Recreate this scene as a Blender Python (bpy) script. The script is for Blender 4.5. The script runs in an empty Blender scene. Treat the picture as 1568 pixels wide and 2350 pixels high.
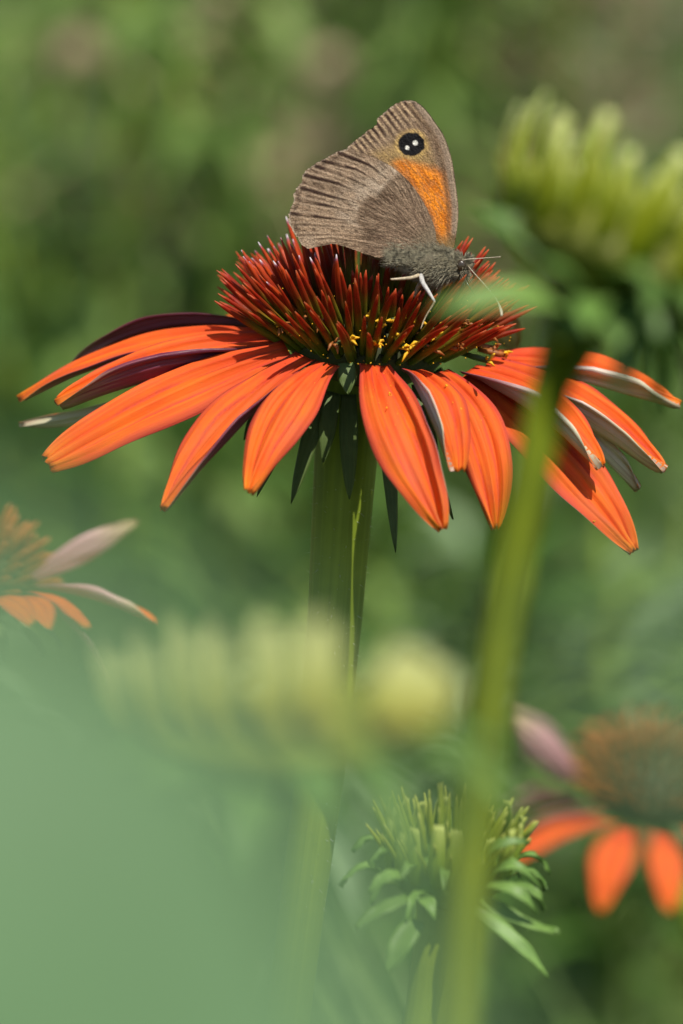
import bpy, math, random
import numpy as np
from mathutils import Vector, Matrix
from mathutils.bvhtree import BVHTree
from math import radians, sin, cos, pi, sqrt

rnd = random.Random(7)
S = bpy.context.scene
COL = S.collection
MM = 0.001

# ------------------------------------------------------------------ camera
PITCH = radians(12.0)
DIST = 0.5                                     # metres to the flower's centre plane
FPX = 9590.0                                   # focal length in photo pixels (1568 x 2350 grid)
REF = Vector((0, 0, 0.70))
FWD = Vector((0, cos(PITCH), -sin(PITCH)))
UPV = Vector((0, sin(PITCH), cos(PITCH)))
RGT = Vector((1, 0, 0))
CAM = REF - FWD * DIST
cam = bpy.data.cameras.new('camera')
cam.sensor_fit = 'VERTICAL'; cam.sensor_height = 36.0; cam.sensor_width = 24.0
cam.lens = 36.0 * FPX / 2350.0
cam.clip_start = 0.005; cam.clip_end = 500
cam.dof.use_dof = True
cam.dof.focus_distance = DIST - 0.010
cam.dof.aperture_fstop = cam.lens / 9.0        # 9 mm wide iris
cam_o = bpy.data.objects.new('camera', cam)
cam_o.location = CAM
cam_o.rotation_euler = (pi / 2 - PITCH, 0, 0)
COL.objects.link(cam_o)
S.camera = cam_o

# ------------------------------------------------------------------ sky, sun, exposure
SUN = Vector((0.24, -0.36, 0.90)).normalized()
elev = math.asin(SUN.z); azim = math.atan2(SUN.x, SUN.y)
wd = bpy.data.worlds.new('World'); S.world = wd; wd.use_nodes = True
nt = wd.node_tree; nt.nodes.clear()
sky = nt.nodes.new('ShaderNodeTexSky'); sky.sky_type = 'NISHITA'; sky.sun_disc = False
sky.sun_elevation = elev; sky.sun_rotation = azim
bg = nt.nodes.new('ShaderNodeBackground'); bg.inputs['Strength'].default_value = 0.09
ow = nt.nodes.new('ShaderNodeOutputWorld')
nt.links.new(sky.outputs[0], bg.inputs[0]); nt.links.new(bg.outputs[0], ow.inputs[0])
sl = bpy.data.lights.new('sun', 'SUN'); sl.energy = 4.2; sl.angle = radians(0.53); sl.color = (1.0, 0.95, 0.87)
so = bpy.data.objects.new('sun', sl); so.rotation_euler = (-SUN).to_track_quat('-Z', 'Y').to_euler()
so.location = (0, 0, 5); COL.objects.link(so)
S.view_settings.view_transform = 'Standard'; S.view_settings.look = 'None'
S.view_settings.exposure = 0.4; S.view_settings.gamma = 1.0
S.view_settings.use_curve_mapping = False
S.cycles.use_denoising = True
S.cycles.max_bounces = 8; S.cycles.transmission_bounces = 6; S.cycles.diffuse_bounces = 4
S.cycles.caustics_reflective = False; S.cycles.caustics_refractive = False

# ------------------------------------------------------------------ helpers
def W(px, py, dz=0.0):
    """photo pixel (1568 x 2350 grid) and depth in mm behind the flower's centre plane -> world point"""
    d = DIST + dz * MM
    return CAM + FWD * d + RGT * ((px - 784.0) / FPX * d) + UPV * ((1175.0 - py) / FPX * d)

def mesh(name, verts, faces, smooth=True):
    me = bpy.data.meshes.new(name)
    me.from_pydata([tuple(v) for v in verts], [], faces)
    if smooth:
        me.polygons.foreach_set('use_smooth', [True] * len(me.polygons))
    me.update()
    return me

def obj(name, me, mats, parent=None):
    o = bpy.data.objects.new(name, me)
    if me is not None and len(me.materials) == 0:
        for m in (mats if isinstance(mats, (list, tuple)) else [mats]):
            me.materials.append(m)
    COL.objects.link(o)
    if parent is not None:
        attach(o, parent)
    return o

def attach(o, parent):
    o.parent = parent
    if parent.type == 'EMPTY':
        o.matrix_parent_inverse = Matrix.Translation(-parent.location)

def thing(name, label, cat, loc, group=None):
    o = bpy.data.objects.new(name, None); o.location = loc
    o.empty_display_size = 0.01
    COL.objects.link(o)
    return tag(o, label, cat, group)

def tag(o, label, cat, group=None):
    o['label'] = label; o['category'] = cat
    if group: o['group'] = group
    return o

def frames(pts, n0=None):
    """tangents and parallel transported normals along a path"""
    T = []
    for i in range(len(pts)):
        a = pts[max(i - 1, 0)]; b = pts[min(i + 1, len(pts) - 1)]
        T.append((b - a).normalized())
    if n0 is None:
        n0 = Vector((0, 0, 1)) if abs(T[0].z) < 0.8 else Vector((1, 0, 0))
    N = []; n = n0
    for t in T:
        n = (n - t * n.dot(t)).normalized(); N.append(n)
    return T, N

def spline(pts, n):
    """Catmull-Rom through pts, n samples"""
    P = [Vector(p) for p in pts]
    P = [P[0] * 2 - P[1]] + P + [P[-1] * 2 - P[-2]]
    m = len(P) - 3; out = []
    for k in range(n):
        x = k / (n - 1) * m; i = min(int(x), m - 1); f = x - i
        a, b, c, d = P[i:i + 4]
        out.append(0.5 * ((2 * b) + (c - a) * f + (2 * a - 5 * b + 4 * c - d) * f * f + (3 * b - a - 3 * c + d) * f ** 3))
    return out

def lerp_list(vals, n):
    xs = np.linspace(0, len(vals) - 1, n)
    return list(np.interp(xs, range(len(vals)), vals))

def tube(pts, radii, seg=10, ridge=0.0, nr=7, cap=True):
    T, N = frames(pts)
    V = []; Fc = []
    for p, t, n, r in zip(pts, T, N, radii):
        b = t.cross(n)
        for k in range(seg):
            a = 2 * pi * k / seg
            rr = r * (1 + ridge * cos(nr * a))
            V.append(p + n * (rr * cos(a)) + b * (rr * sin(a)))
    for i in range(len(pts) - 1):
        for k in range(seg):
            k2 = (k + 1) % seg
            Fc.append((i * seg + k, i * seg + k2, (i + 1) * seg + k2, (i + 1) * seg + k))
    if cap:
        Fc.append(tuple(reversed(range(seg))))
        Fc.append(tuple(range((len(pts) - 1) * seg, len(pts) * seg)))
    return V, Fc

def join(parts):
    V = []; Fc = []
    for v, f in parts:
        o = len(V); V += list(v); Fc += [tuple(i + o for i in q) for q in f]
    return V, Fc

def hashn(ix, iy, seed):
    h = (ix.astype(np.int64) * 374761393 + iy.astype(np.int64) * 668265263 + seed * 982451653) & 0x7fffffff
    h = ((h ^ (h >> 13)) * 1274126177) & 0x7fffffff
    return ((h ^ (h >> 16)) & 0xffff) / 65535.0

def noise2(x, y, seed=0):
    x = np.asarray(x, float); y = np.asarray(y, float)
    ix = np.floor(x); iy = np.floor(y); fx = x - ix; fy = y - iy
    fx = fx * fx * (3 - 2 * fx); fy = fy * fy * (3 - 2 * fy)
    a = hashn(ix, iy, seed); b = hashn(ix + 1, iy, seed); c = hashn(ix, iy + 1, seed); d = hashn(ix + 1, iy + 1, seed)
    return (a * (1 - fx) + b * fx) * (1 - fy) + (c * (1 - fx) + d * fx) * fy

def sstep(a, b, x):
    t = np.clip((np.asarray(x, float) - a) / (b - a), 0, 1)
    return t * t * (3 - 2 * t)

# ------------------------------------------------------------------ materials
class Mat:
    def __init__(s, name):
        s.m = bpy.data.materials.new(name); s.m.use_nodes = True
        s.t = s.m.node_tree; s.t.nodes.clear()
        s.out = s.n('ShaderNodeOutputMaterial')
    def n(s, ty, **kw):
        x = s.t.nodes.new(ty)
        for k, v in kw.items(): setattr(x, k, v)
        return x
    def l(s, a, b): s.t.links.new(a, b)
    def val(s, sock, v):
        if hasattr(v, 'is_output') or isinstance(v, bpy.types.NodeSocket): s.l(v, sock)
        else: sock.default_value = v if not isinstance(v, tuple) or len(v) == 4 or len(sock.default_value) == 3 else (*v, 1)
    def mix(s, f, a, b, mode='MIX'):
        x = s.n('ShaderNodeMix', data_type='RGBA', blend_type=mode)
        s.val(x.inputs[0], f); s.val(x.inputs[6], a); s.val(x.inputs[7], b)
        return x.outputs[2]
    def math(s, op, a, b=0.0, clamp=False):
        x = s.n('ShaderNodeMath', operation=op, use_clamp=clamp)
        s.val(x.inputs[0], a); s.val(x.inputs[1], b); return x.outputs[0]
    def ramp(s, f, stops):
        x = s.n('ShaderNodeValToRGB'); s.val(x.inputs[0], f)
        cr = x.color_ramp
        while len(cr.elements) < len(stops): cr.elements.new(0.5)
        for e, (p, c) in zip(cr.elements, stops):
            e.position = p; e.color = (*c, 1) if len(c) == 3 else c
        return x.outputs[0]
    def rng(s, f, a, b, c=0.0, d=1.0):
        x = s.n('ShaderNodeMapRange'); s.val(x.inputs[0], f)
        for i, v in enumerate((a, b, c, d)): x.inputs[i + 1].default_value = v
        return x.outputs[0]
    def noise(s, vec, scale, detail=3, rough=0.55):
        x = s.n('ShaderNodeTexNoise'); s.l(vec, x.inputs['Vector'])
        x.inputs['Scale'].default_value = scale; x.inputs['Detail'].default_value = detail; x.inputs['Roughness'].default_value = rough
        return x.outputs[0]
    def mapping(s, vec, scale, loc=(0, 0, 0)):
        x = s.n('ShaderNodeMapping'); s.l(vec, x.inputs[0])
        x.inputs['Scale'].default_value = scale; x.inputs['Location'].default_value = loc
        return x.outputs[0]
    def finish(s, col, rough=0.5, spec=0.4, trans=0.0, tcol=None, bump=None, bstr=0.3, bdist=0.0002, sheen=0.0):
        p = s.n('ShaderNodeBsdfPrincipled')
        s.val(p.inputs['Base Color'], col); s.val(p.inputs['Roughness'], rough)
        p.inputs['Specular IOR Level'].default_value = spec
        if sheen:
            p.inputs['Sheen Weight'].default_value = sheen; p.inputs['Sheen Roughness'].default_value = 0.4
        if bump is not None:
            b = s.n('ShaderNodeBump'); b.inputs['Strength'].default_value = bstr; b.inputs['Distance'].default_value = bdist
            s.l(bump, b.inputs['Height']); s.l(b.outputs[0], p.inputs['Normal'])
        sh = p.outputs[0]
        if trans > 0:
            tr = s.n('ShaderNodeBsdfTranslucent'); s.val(tr.inputs[0], tcol if tcol is not None else col)
            mx = s.n('ShaderNodeMixShader'); mx.inputs[0].default_value = trans
            s.l(sh, mx.inputs[1]); s.l(tr.outputs[0], mx.inputs[2]); sh = mx.outputs[0]
        s.l(sh, s.out.inputs[0])
        return s.m

def uvsplit(M):
    uv = M.n('ShaderNodeUVMap'); sp = M.n('ShaderNodeSeparateXYZ'); M.l(uv.outputs[0], sp.inputs[0])
    return uv.outputs[0], sp.outputs[0], sp.outputs[1]

def mat_petal_top(name, base, deep, tipc, edge):
    """u runs base to tip, v across"""
    M = Mat(name); uv, u, v = uvsplit(M)
    oi = M.n('ShaderNodeObjectInfo')
    rv = M.math('MULTIPLY', oi.outputs['Random'], 37.0)
    cmb = M.n('ShaderNodeCombineXYZ'); M.l(rv, cmb.inputs[2]); 
    add = M.n('ShaderNodeVectorMath', operation='ADD'); M.l(uv, add.inputs[0]); M.l(cmb.outputs[0], add.inputs[1])
    vec = add.outputs[0]
    streak = M.noise(M.mapping(vec, (1.6, 30, 1)), 1.0, 5, 0.65)
    blot = M.noise(M.mapping(vec, (5, 5, 1)), 1.0, 3)
    fine = M.noise(M.mapping(vec, (220, 130, 1)), 1.0, 2)
    c = M.ramp(u, [(0.0, deep), (0.13, deep), (0.38, base), (0.84, base), (0.97, tipc)])
    c = M.mix(M.rng(streak, 0.42, 0.70, 0, 0.75), c, deep)
    speck = M.noise(M.mapping(vec, (60, 40, 1)), 1.0, 3, 0.7)
    c = M.mix(M.rng(speck, 0.60, 0.75, 0, 0.35), c, (0.62, 0.16, 0.10, 1))
    c = M.mix(M.rng(blot, 0.45, 0.75, 0, 0.35), c, tipc)
    # grooves between the three ribs are redder and wander a little
    wob = M.noise(M.mapping(vec, (2.5, 1.2, 1)), 1.0, 2)
    vw = M.math('ADD', v, M.rng(wob, 0.3, 0.7, -0.06, 0.06))
    av = M.math('ABSOLUTE', M.math('SUBTRACT', M.math('ABSOLUTE', M.math('SUBTRACT', vw, 0.5)), 0.17))
    c = M.mix(M.math('MULTIPLY', M.rng(av, 0.0, 0.045, 0.7, 0.0), M.rng(speck, 0.3, 0.6, 0.45, 1.0)), c, edge)
    worn = M.noise(M.mapping(vec, (2.0, 2.6, 1)), 1.0, 4, 0.6)
    c = M.mix(M.math('MULTIPLY', M.rng(worn, 0.5, 0.72, 0, 0.6), M.rng(u, 0.35, 0.75, 0.25, 1.0)), c, (0.60, 0.13, 0.075, 1))
    ev = M.math('ABSOLUTE', M.math('SUBTRACT', v, 0.5))
    c = M.mix(M.math('MULTIPLY', M.rng(ev, 0.36, 0.5, 0, 0.75), M.rng(u, 0.95, 0.7, 0.3, 1.0)), c, edge)
    h = M.math('ADD', M.math('MULTIPLY', streak, 1.0), M.math('MULTIPLY', fine, 0.35))
    return M.finish(c, rough=M.rng(blot, 0.3, 0.7, 0.55, 0.75), spec=0.2, trans=0.22, bump=h, bstr=0.5, bdist=0.00025)

def mat_petal_under(name, stops):
    M = Mat(name); uv, u, v = uvsplit(M)
    streak = M.noise(M.mapping(uv, (1.6, 30, 1)), 1.0, 4, 0.6)
    c = M.ramp(M.math('ADD', u, M.rng(streak, 0.3, 0.7, -0.14, 0.14)), stops)
    c = M.mix(M.rng(streak, 0.5, 0.75, 0, 0.6), c, (0.16, 0.035, 0.06))
    return M.finish(c, rough=0.42, spec=0.45, trans=0.12, bump=streak, bstr=0.6, bdist=0.0003)

def mat_plant(name, a, b, rough=0.5, trans=0.2, scale=900, streaks=None, spec=0.4):
    """green plant tissue: two tones by noise, per object variation"""
    M = Mat(name)
    tc = M.n('ShaderNodeTexCoord'); g = tc.outputs['Object']
    n1 = M.noise(g, scale * 0.25, 3); n2 = M.noise(g, scale, 3)
    if streaks:
        uv, u, v = uvsplit(M)
        n2 = M.noise(M.mapping(uv, streaks), 1.0, 3)
    c = M.mix(M.rng(n1, 0.3, 0.7), a, b)
    c = M.mix(M.rng(n2, 0.45, 0.8, 0, 0.45), c, tuple(min(1, x * 1.6 + 0.01) for x in b))
    oi = M.n('ShaderNodeObjectInfo')
    hs = M.n('ShaderNodeHueSaturation'); M.l(c, hs.inputs['Color'])
    M.l(M.rng(oi.outputs['Random'], 0, 1, 0.82, 1.2), hs.inputs['Value'])
    return M.finish(hs.outputs[0], rough=rough, spec=spec, trans=trans, bump=n2, bstr=0.4, bdist=0.0002)

ORANGE = mat_petal_top('petal_orange', (0.86, 0.142, 0.014), (0.74, 0.070, 0.014), (0.90, 0.25, 0.016), (0.46, 0.042, 0.042))
UNDER = mat_petal_under('petal_underside', [(0.0, (0.10, 0.012, 0.03)), (0.35, (0.20, 0.03, 0.07)), (0.62, (0.42, 0.24, 0.22)), (0.82, (0.55, 0.52, 0.33)), (1.0, (0.50, 0.40, 0.22))])
MAROON = mat_petal_under('petal_underside_maroon', [(0.0, (0.07, 0.008, 0.02)), (0.4, (0.13, 0.014, 0.04)), (0.7, (0.20, 0.04, 0.06)), (0.88, (0.36, 0.22, 0.14)), (1.0, (0.34, 0.26, 0.13))])
CREAM = mat_petal_under('petal_underside_cream', [(0.0, (0.20, 0.03, 0.06)), (0.25, (0.42, 0.21, 0.22)), (0.5, (0.60, 0.47, 0.38)), (0.8, (0.64, 0.60, 0.38)), (1.0, (0.50, 0.34, 0.22))])
PINK = mat_petal_under('petal_underside_pink', [(0.0, (0.45, 0.16, 0.18)), (0.3, (0.66, 0.34, 0.36)), (0.6, (0.70, 0.42, 0.40)), (0.85, (0.66, 0.54, 0.28)), (1.0, (0.62, 0.50, 0.22))])

def mat_spine(name, stops, rough=0.42):
    M = Mat(name); uv, u, v = uvsplit(M)
    oi = M.n('ShaderNodeObjectInfo')
    sh = M.math('ADD', u, M.rng(oi.outputs['Random'], 0, 1, -0.07, 0.07))
    c = M.ramp(sh, stops)
    tc = M.n('ShaderNodeTexCoord')
    n = M.noise(M.mapping(uv, (3, 14, 1)), 1.0, 3)
    c = M.mix(M.rng(n, 0.45, 0.85, 0, 0.35), c, (0.45, 0.06, 0.012))
    return M.finish(c, rough=rough, spec=0.25, trans=0.15, bump=n, bstr=0.5, bdist=0.00015)
SPINE = mat_spine('spine_red', [(0.0, (0.15, 0.20, 0.018)), (0.34, (0.18, 0.17, 0.014)), (0.50, (0.19, 0.035, 0.006)), (0.72, (0.30, 0.014, 0.004)), (0.90, (0.46, 0.055, 0.008)), (1.0, (0.50, 0.12, 0.04))])
SPINE_LIT = mat_spine('spine_lit_pale_tip', [(0.0, (0.09, 0.12, 0.012)), (0.30, (0.13, 0.06, 0.012)), (0.46, (0.28, 0.022, 0.008)), (0.74, (0.56, 0.065, 0.010)), (0.87, (0.42, 0.05, 0.025)), (0.93, (0.35, 0.12, 0.16)), (1.0, (0.75, 0.66, 0.68))])  # upper left spines: sunlight put into the brighter red, the pale tip is real
CONE_CORE = mat_plant('cone_core', (0.022, 0.032, 0.006), (0.05, 0.045, 0.010), 0.7, 0.0, 700)
STEM = mat_plant('stem_green', (0.16, 0.215, 0.016), (0.25, 0.32, 0.03), 0.5, 0.05, 500, streaks=(1.5, 30, 1), spec=0.2)
BRACT = mat_plant('bract_green', (0.045, 0.075, 0.014), (0.10, 0.145, 0.035), 0.55, 0.15, 800, streaks=(2, 24, 1))
BRACT_L = mat_plant('bract_pale_green', (0.085, 0.18, 0.025), (0.16, 0.27, 0.055), 0.5, 0.25, 500)
def mat_ray(name, stops):
    M = Mat(name); uv, u, v = uvsplit(M)
    n = M.noise(M.mapping(uv, (2, 9, 1)), 1.0, 3)
    c = M.ramp(M.math('ADD', u, M.rng(n, 0.3, 0.7, -0.1, 0.1)), stops)
    return M.finish(c, rough=0.5, spec=0.3, trans=0.3, bump=n, bstr=0.4, bdist=0.0002)
SPINE_YOUNG = mat_ray('spike_young', [(0.0, (0.14, 0.22, 0.02)), (0.5, (0.32, 0.38, 0.03)), (1.0, (0.52, 0.54, 0.12))])
RAY_O = mat_ray('young_ray_olive_to_pale', [(0.0, (0.24, 0.28, 0.004)), (0.5, (0.33, 0.37, 0.008)), (0.74, (0.50, 0.55, 0.08)), (1.0, (0.70, 0.74, 0.30))])
RAY_Y = mat_ray('young_ray_pale', [(0.0, (0.20, 0.17, 0.012)), (0.25, (0.33, 0.31, 0.035)), (0.5, (0.47, 0.47, 0.14)), (1.0, (0.52, 0.54, 0.22))])
RAY_G = mat_ray('young_ray_green', [(0.0, (0.18, 0.28, 0.02)), (0.5, (0.34, 0.45, 0.04)), (1.0, (0.56, 0.62, 0.16))])
STEM_Y = mat_plant('stem_olive', (0.075, 0.105, 0.003), (0.12, 0.15, 0.005), 0.6, 0.08, 500, streaks=(1.5, 30, 1), spec=0.06)
RAY_OLD = mat_plant('young_ray_yellow_green', (0.40, 0.42, 0.10), (0.58, 0.56, 0.18), 0.5, 0.3, 500)
CONE_Y = mat_plant('young_cone_olive', (0.12, 0.14, 0.010), (0.20, 0.21, 0.015), 0.6, 0.15, 500)
LEAF = mat_plant('leaf_green', (0.085, 0.165, 0.030), (0.13, 0.22, 0.045), 0.5, 0.4, 60)
LEAF_Y = mat_plant('leaf_yellow_green', (0.22, 0.35, 0.075), (0.29, 0.42, 0.10), 0.5, 0.4, 60)
LEAF_D = mat_plant('leaf_dark_green', (0.048, 0.125, 0.012), (0.08, 0.175, 0.02), 0.5, 0.35, 60)
LEAF_G = mat_plant('leaf_grey_green', (0.14, 0.20, 0.09), (0.20, 0.28, 0.14), 0.6, 0.2, 60)
DRY = mat_plant('dry_stalk', (0.24, 0.17, 0.10), (0.38, 0.27, 0.18), 0.8, 0.1, 60)
GRASS = mat_plant('grass_blade', (0.125, 0.20, 0.05), (0.19, 0.265, 0.075), 0.5, 0.35, 6)

def flat_mat(name, c, rough=0.5, spec=0.4, trans=0.0, scale=1500, var=0.35):
    M = Mat(name); tc = M.n('ShaderNodeTexCoord')
    n = M.noise(tc.outputs['Object'], scale, 3)
    col = M.mix(M.rng(n, 0.3, 0.7), tuple(x * (1 - var) for x in c), tuple(min(1, x * (1 + var)) for x in c))
    return M.finish(col, rough=rough, spec=spec, trans=trans, bump=n, bstr=0.3, bdist=0.0001)
POLLEN = flat_mat('pollen_yellow', (0.80, 0.42, 0.012), 0.7)
STYLE = flat_mat('floret_brown', (0.30, 0.10, 0.02), 0.5)
HAIR = flat_mat('pale_hair', (0.6, 0.62, 0.5), 0.5, trans=0.3)

def mat_ground():
    M = Mat('ground_soil'); tc = M.n('ShaderNodeTexCoord'); g = tc.outputs['Object']
    n1 = M.noise(g, 1.3, 5); n2 = M.noise(g, 40, 5)
    c = M.mix(M.rng(n1, 0.35, 0.65), (0.05, 0.075, 0.02), (0.10, 0.085, 0.05))
    c = M.mix(M.rng(n2, 0.4, 0.7), c, (0.06, 0.10, 0.025))
    return M.finish(c, rough=0.9, spec=0.2, bump=n2, bstr=0.6, bdist=0.02)

# ------------------------------------------------------------------ petals, bracts
def petal_mesh(name, B, T, w, arch=3.0, roll=0.0, kp=0.3, km=0.3, tw=0.0, base_w=0.45, tip_w=0.11, peak=0.47,
               ribs=0.05, thick=0.28, nu=26, nv=18, up=None, wav=0.32, seed=0, notch=0.035, droop=0.0, bow=0.0):
    """two-sided petal from B to T; w, arch, thick in mm. kp / km: how far the two edges roll up (>0) or under (<0), in radians"""
    r = random.Random(seed)
    B = Vector(B); T = Vector(T); ch = T - B; L = ch.length
    up = Vector(up) if up is not None else Vector((0, 0, 1))
    e = ch.normalized(); n = (up - e * up.dot(e)).normalized()
    sd = e.cross(n)
    c1 = B + ch * 0.33 + n * (arch * MM * 1.33) + sd * (bow * MM * 1.33); c2 = B + ch * 0.70 + n * ((arch * 1.2 - droop) * MM) + sd * (bow * MM * 1.2)
    pts = []
    for i in range(nu + 1):
        u = i / nu
        pts.append(B * (1 - u) ** 3 + c1 * (3 * u * (1 - u) ** 2) + c2 * (3 * u * u * (1 - u)) + T * u ** 3)
    Tn, Nn = frames(pts, n)
    ph = r.uniform(0, 6.28); ph2 = r.uniform(0, 6.28)
    top = []; bot = []; uvs = []
    for i in range(nu + 1):
        u = i / nu
        if u < peak:
            x = u / peak; ww = base_w + (1 - base_w) * (x * x * (3 - 2 * x)) ** 0.8
        else:
            x = (u - peak) / (1 - peak); ww = tip_w + (1 - tip_w) * max(0.0, (1 - x ** 1.75)) ** 0.92
        hw = 0.5 * w * MM * ww * (1 + 0.03 * sin(9 * u + ph))
        t, nn = Tn[i], Nn[i]
        a = radians(roll + tw * (u - 0.3))
        s = t.cross(nn)
        s2 = s * cos(a) + nn * sin(a); n2 = nn * cos(a) - s * sin(a)
        cu = min(1.0, 0.35 + 1.3 * u) if u < 0.75 else 1.0 - 0.5 * (u - 0.75) / 0.25
        # cross-section from the midrib outward on both sides
        half = nv // 2
        prof = {half: (0.0, 0.0, 0.0)}
        for sgn, K in ((1, kp), (-1, km)):
            x = z = 0.0
            for j in range(1, half + 1):
                q = j / half
                al = K * cu * q ** 1.7
                x += cos(al) / half; z += sin(al) / half
                prof[half + sgn * j] = (sgn * x, z, al * -sgn)
        for j in range(nv + 1):
            x, z, al = prof[j]
            vv = j / nv * 2 - 1
            rib = ribs * ((cos(vv * 3 * pi + 0.8 * sin(ph)) + 0.45 * cos(vv * 7.3 * pi + ph2 + 2 * u)) * 0.45) * min(1, u * 5) * w * MM
            wv = wav * MM * (sin(7 * u + ph2 + 2.5 * vv) + 0.5 * sin(19 * u + 5 * vv + ph)) * abs(vv) * u
            nx, nz = sin(al), cos(al)
            back = notch * L * (0.5 - 0.5 * cos(vv * 2.2 * pi)) * max(0, u - 0.93) / 0.07 * 0.5
            rag = 0.008 * L * (r.random() - 0.5) if i == nu else 0
            p = pts[i] + s2 * (x * hw + nx * rib) + n2 * (z * hw + nz * rib + wv) - t * (back + rag)
            nrm = s2 * nx + n2 * nz
            th = thick * MM * (1 - 0.75 * vv * vv) * (1 - 0.5 * u)
            top.append(p); bot.append(p - nrm * th); uvs.append((u, j / nv))
    k = nv + 1; nT = len(top); V = top + bot; Fc = []; mi = []
    for i in range(nu):
        for j in range(nv):
            a, b, c, d = i * k + j, i * k + j + 1, (i + 1) * k + j + 1, (i + 1) * k + j
            Fc.append((a, b, c, d)); mi.append(0)
            Fc.append((nT + d, nT + c, nT + b, nT + a)); mi.append(1)
    for i in range(nu):
        for j in (0, nv):
            a, d = i * k + j, (i + 1) * k + j
            Fc.append((a, d, nT + d, nT + a) if j == 0 else (d, a, nT + a, nT + d)); mi.append(1)
    for j in range(nv):
        a, b = j, j + 1; Fc.append((b, a, nT + a, nT + b)); mi.append(1)
        a, b = nu * k + j, nu * k + j + 1; Fc.append((a, b, nT + b, nT + a)); mi.append(1)
    me = mesh(name, V, Fc)
    me.polygons.foreach_set('material_index', mi)
    uvl = me.uv_layers.new(name='UVMap')
    li = np.zeros(len(me.loops), dtype=np.int32); me.loops.foreach_get('vertex_index', li)
    ua = np.array(uvs + uvs); uvl.data.foreach_set('uv', ua[li].ravel())
    return me

def tube_uv(name, pts, radii, seg=10, ridge=0.0, nr=7):
    V, Fc = tube(pts, radii, seg, ridge, nr)
    me = mesh(name, V, Fc)
    uvl = me.uv_layers.new(name='UVMap')
    li = np.zeros(len(me.loops), dtype=np.int32); me.loops.foreach_get('vertex_index', li)
    n = len(pts)
    ua = np.array([((i // seg) / (n - 1), (i % seg) / seg) for i in range(n * seg)])
    uvl.data.foreach_set('uv', ua[li].ravel())
    return me

def spine_meshes(name, L, r, n=4, bend=0.06, seed=0, blunt=0.12):
    out = []; rr = random.Random(seed)
    for k in range(n):
        bx, by = rr.uniform(-bend, bend), rr.uniform(-bend, bend)
        pts = [Vector((bx * L * (u * u), by * L * (u * u), L * u)) * MM for u in (0, 0.3, 0.62, 0.88, 1.0)]
        rad = [r * x * MM for x in (1.0, 1.0, 0.84, 0.48, blunt)]
        out.append(tube_uv(name, pts, rad, 6))
    return out

def axis_matrix(loc, d, spin=0.0, scale=(1, 1, 1)):
    q = d.to_track_quat('Z', 'Y')
    return Matrix.Translation(loc) @ q.to_matrix().to_4x4() @ Matrix.Rotation(spin, 4, 'Z') @ Matrix.Diagonal((*scale, 1))

def basis(axis):
    a = axis.normalized(); x = Vector((1, 0, 0)); x = (x - a * x.dot(a)).normalized(); y = a.cross(x)
    return x, y, a

def dome(O, axis, rb, hb, under, seg=28):
    """receptacle: low dome above, shallow bowl below, one closed mesh (mm)"""
    x, y, a = basis(axis); V = []; Fc = []
    prof = [(0.02, hb)] + [(rb * sin(f), hb * cos(f)) for f in np.linspace(0.15, pi / 2, 9)] + \
           [(rb * 1.02, -0.15 * under), (rb * 0.85, -0.55 * under), (rb * 0.55, -0.9 * under), (0.02, -under)]
    for r, h in prof:
        for k in range(seg):
            t = 2 * pi * k / seg
            V.append(O + (x * (r * cos(t)) + y * (r * sin(t)) + a * h) * MM)
    for i in range(len(prof) - 1):
        for k in range(seg):
            k2 = (k + 1) % seg
            Fc.append((i * seg + k, (i + 1) * seg + k, (i + 1) * seg + k2, i * seg + k2))
    return V, Fc

def spines_on(cone, O, axis, rb, hb, N, meshes, mat, fmax=92, dirk=0.74, lo=0.85, hi=1.12, seed=1, matfn=None, name='spine', inset=0.6, lenfn=None):
    rr = random.Random(seed); x, y, a = basis(axis)
    for i in range(N):
        f = math.acos(1 - (i + 0.5) / N * (1 - cos(radians(fmax))))
        t = i * 2.399963 + rr.uniform(-0.06, 0.06)
        ring = x * cos(t) + y * sin(t)
        p = O + (ring * ((rb - inset) * sin(f)) + a * ((hb - inset) * cos(f))) * MM
        th = f * dirk + rr.uniform(-0.07, 0.07)
        d = ring * sin(th) + a * cos(th)
        d = (d + y.cross(ring) * 0 + Vector((rr.uniform(-.035, .035), rr.uniform(-.035, .035), rr.uniform(-.035, .035)))).normalized()
        s = rr.uniform(lo, hi)
        if lenfn: s = lenfn(p, d, s)
        w = rr.uniform(0.85, 1.2)
        o = bpy.data.objects.new(name, meshes[i % len(meshes)])
        o.matrix_world = axis_matrix(p, d, rr.uniform(0, 6.28), (w, w, s))
        COL.objects.link(o); o.parent = cone
        m = matfn(t, f, p) if matfn else mat
        if len(o.data.materials) == 0: o.data.materials.append(mat)
        if m is not mat:
            o.material_slots[0].link = 'OBJECT'; o.material_slots[0].material = m

def to_ground(p, q):
    """carry a stem on from p, leaving along p - q, bending slowly to upright, down to the ground"""
    d = (p - q).normalized(); step = (p - q).length; cur = p.copy(); out = []
    while cur.z > 0 and len(out) < 12:
        d = d.lerp(Vector((0, 0, -1)), 0.22).normalized(); cur = cur + d * step; step = min(step * 1.5, 0.16)
        out.append(cur.copy())
    out[-1].z = -0.01
    return out

def stem_part(root, pts, radii, seg=16, n=44, ridge=0.04, mat=None):
    P = pts + to_ground(pts[-1], pts[-2]); R = [r * MM for r in radii] + [radii[-1] * MM] * (len(P) - len(radii))
    n += 30
    P2 = spline(P, n); R2 = lerp_list(R, n)
    return obj('stem', tube_uv('stem', P2, R2, seg, ridge, 6), mat or STEM, root)

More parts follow.
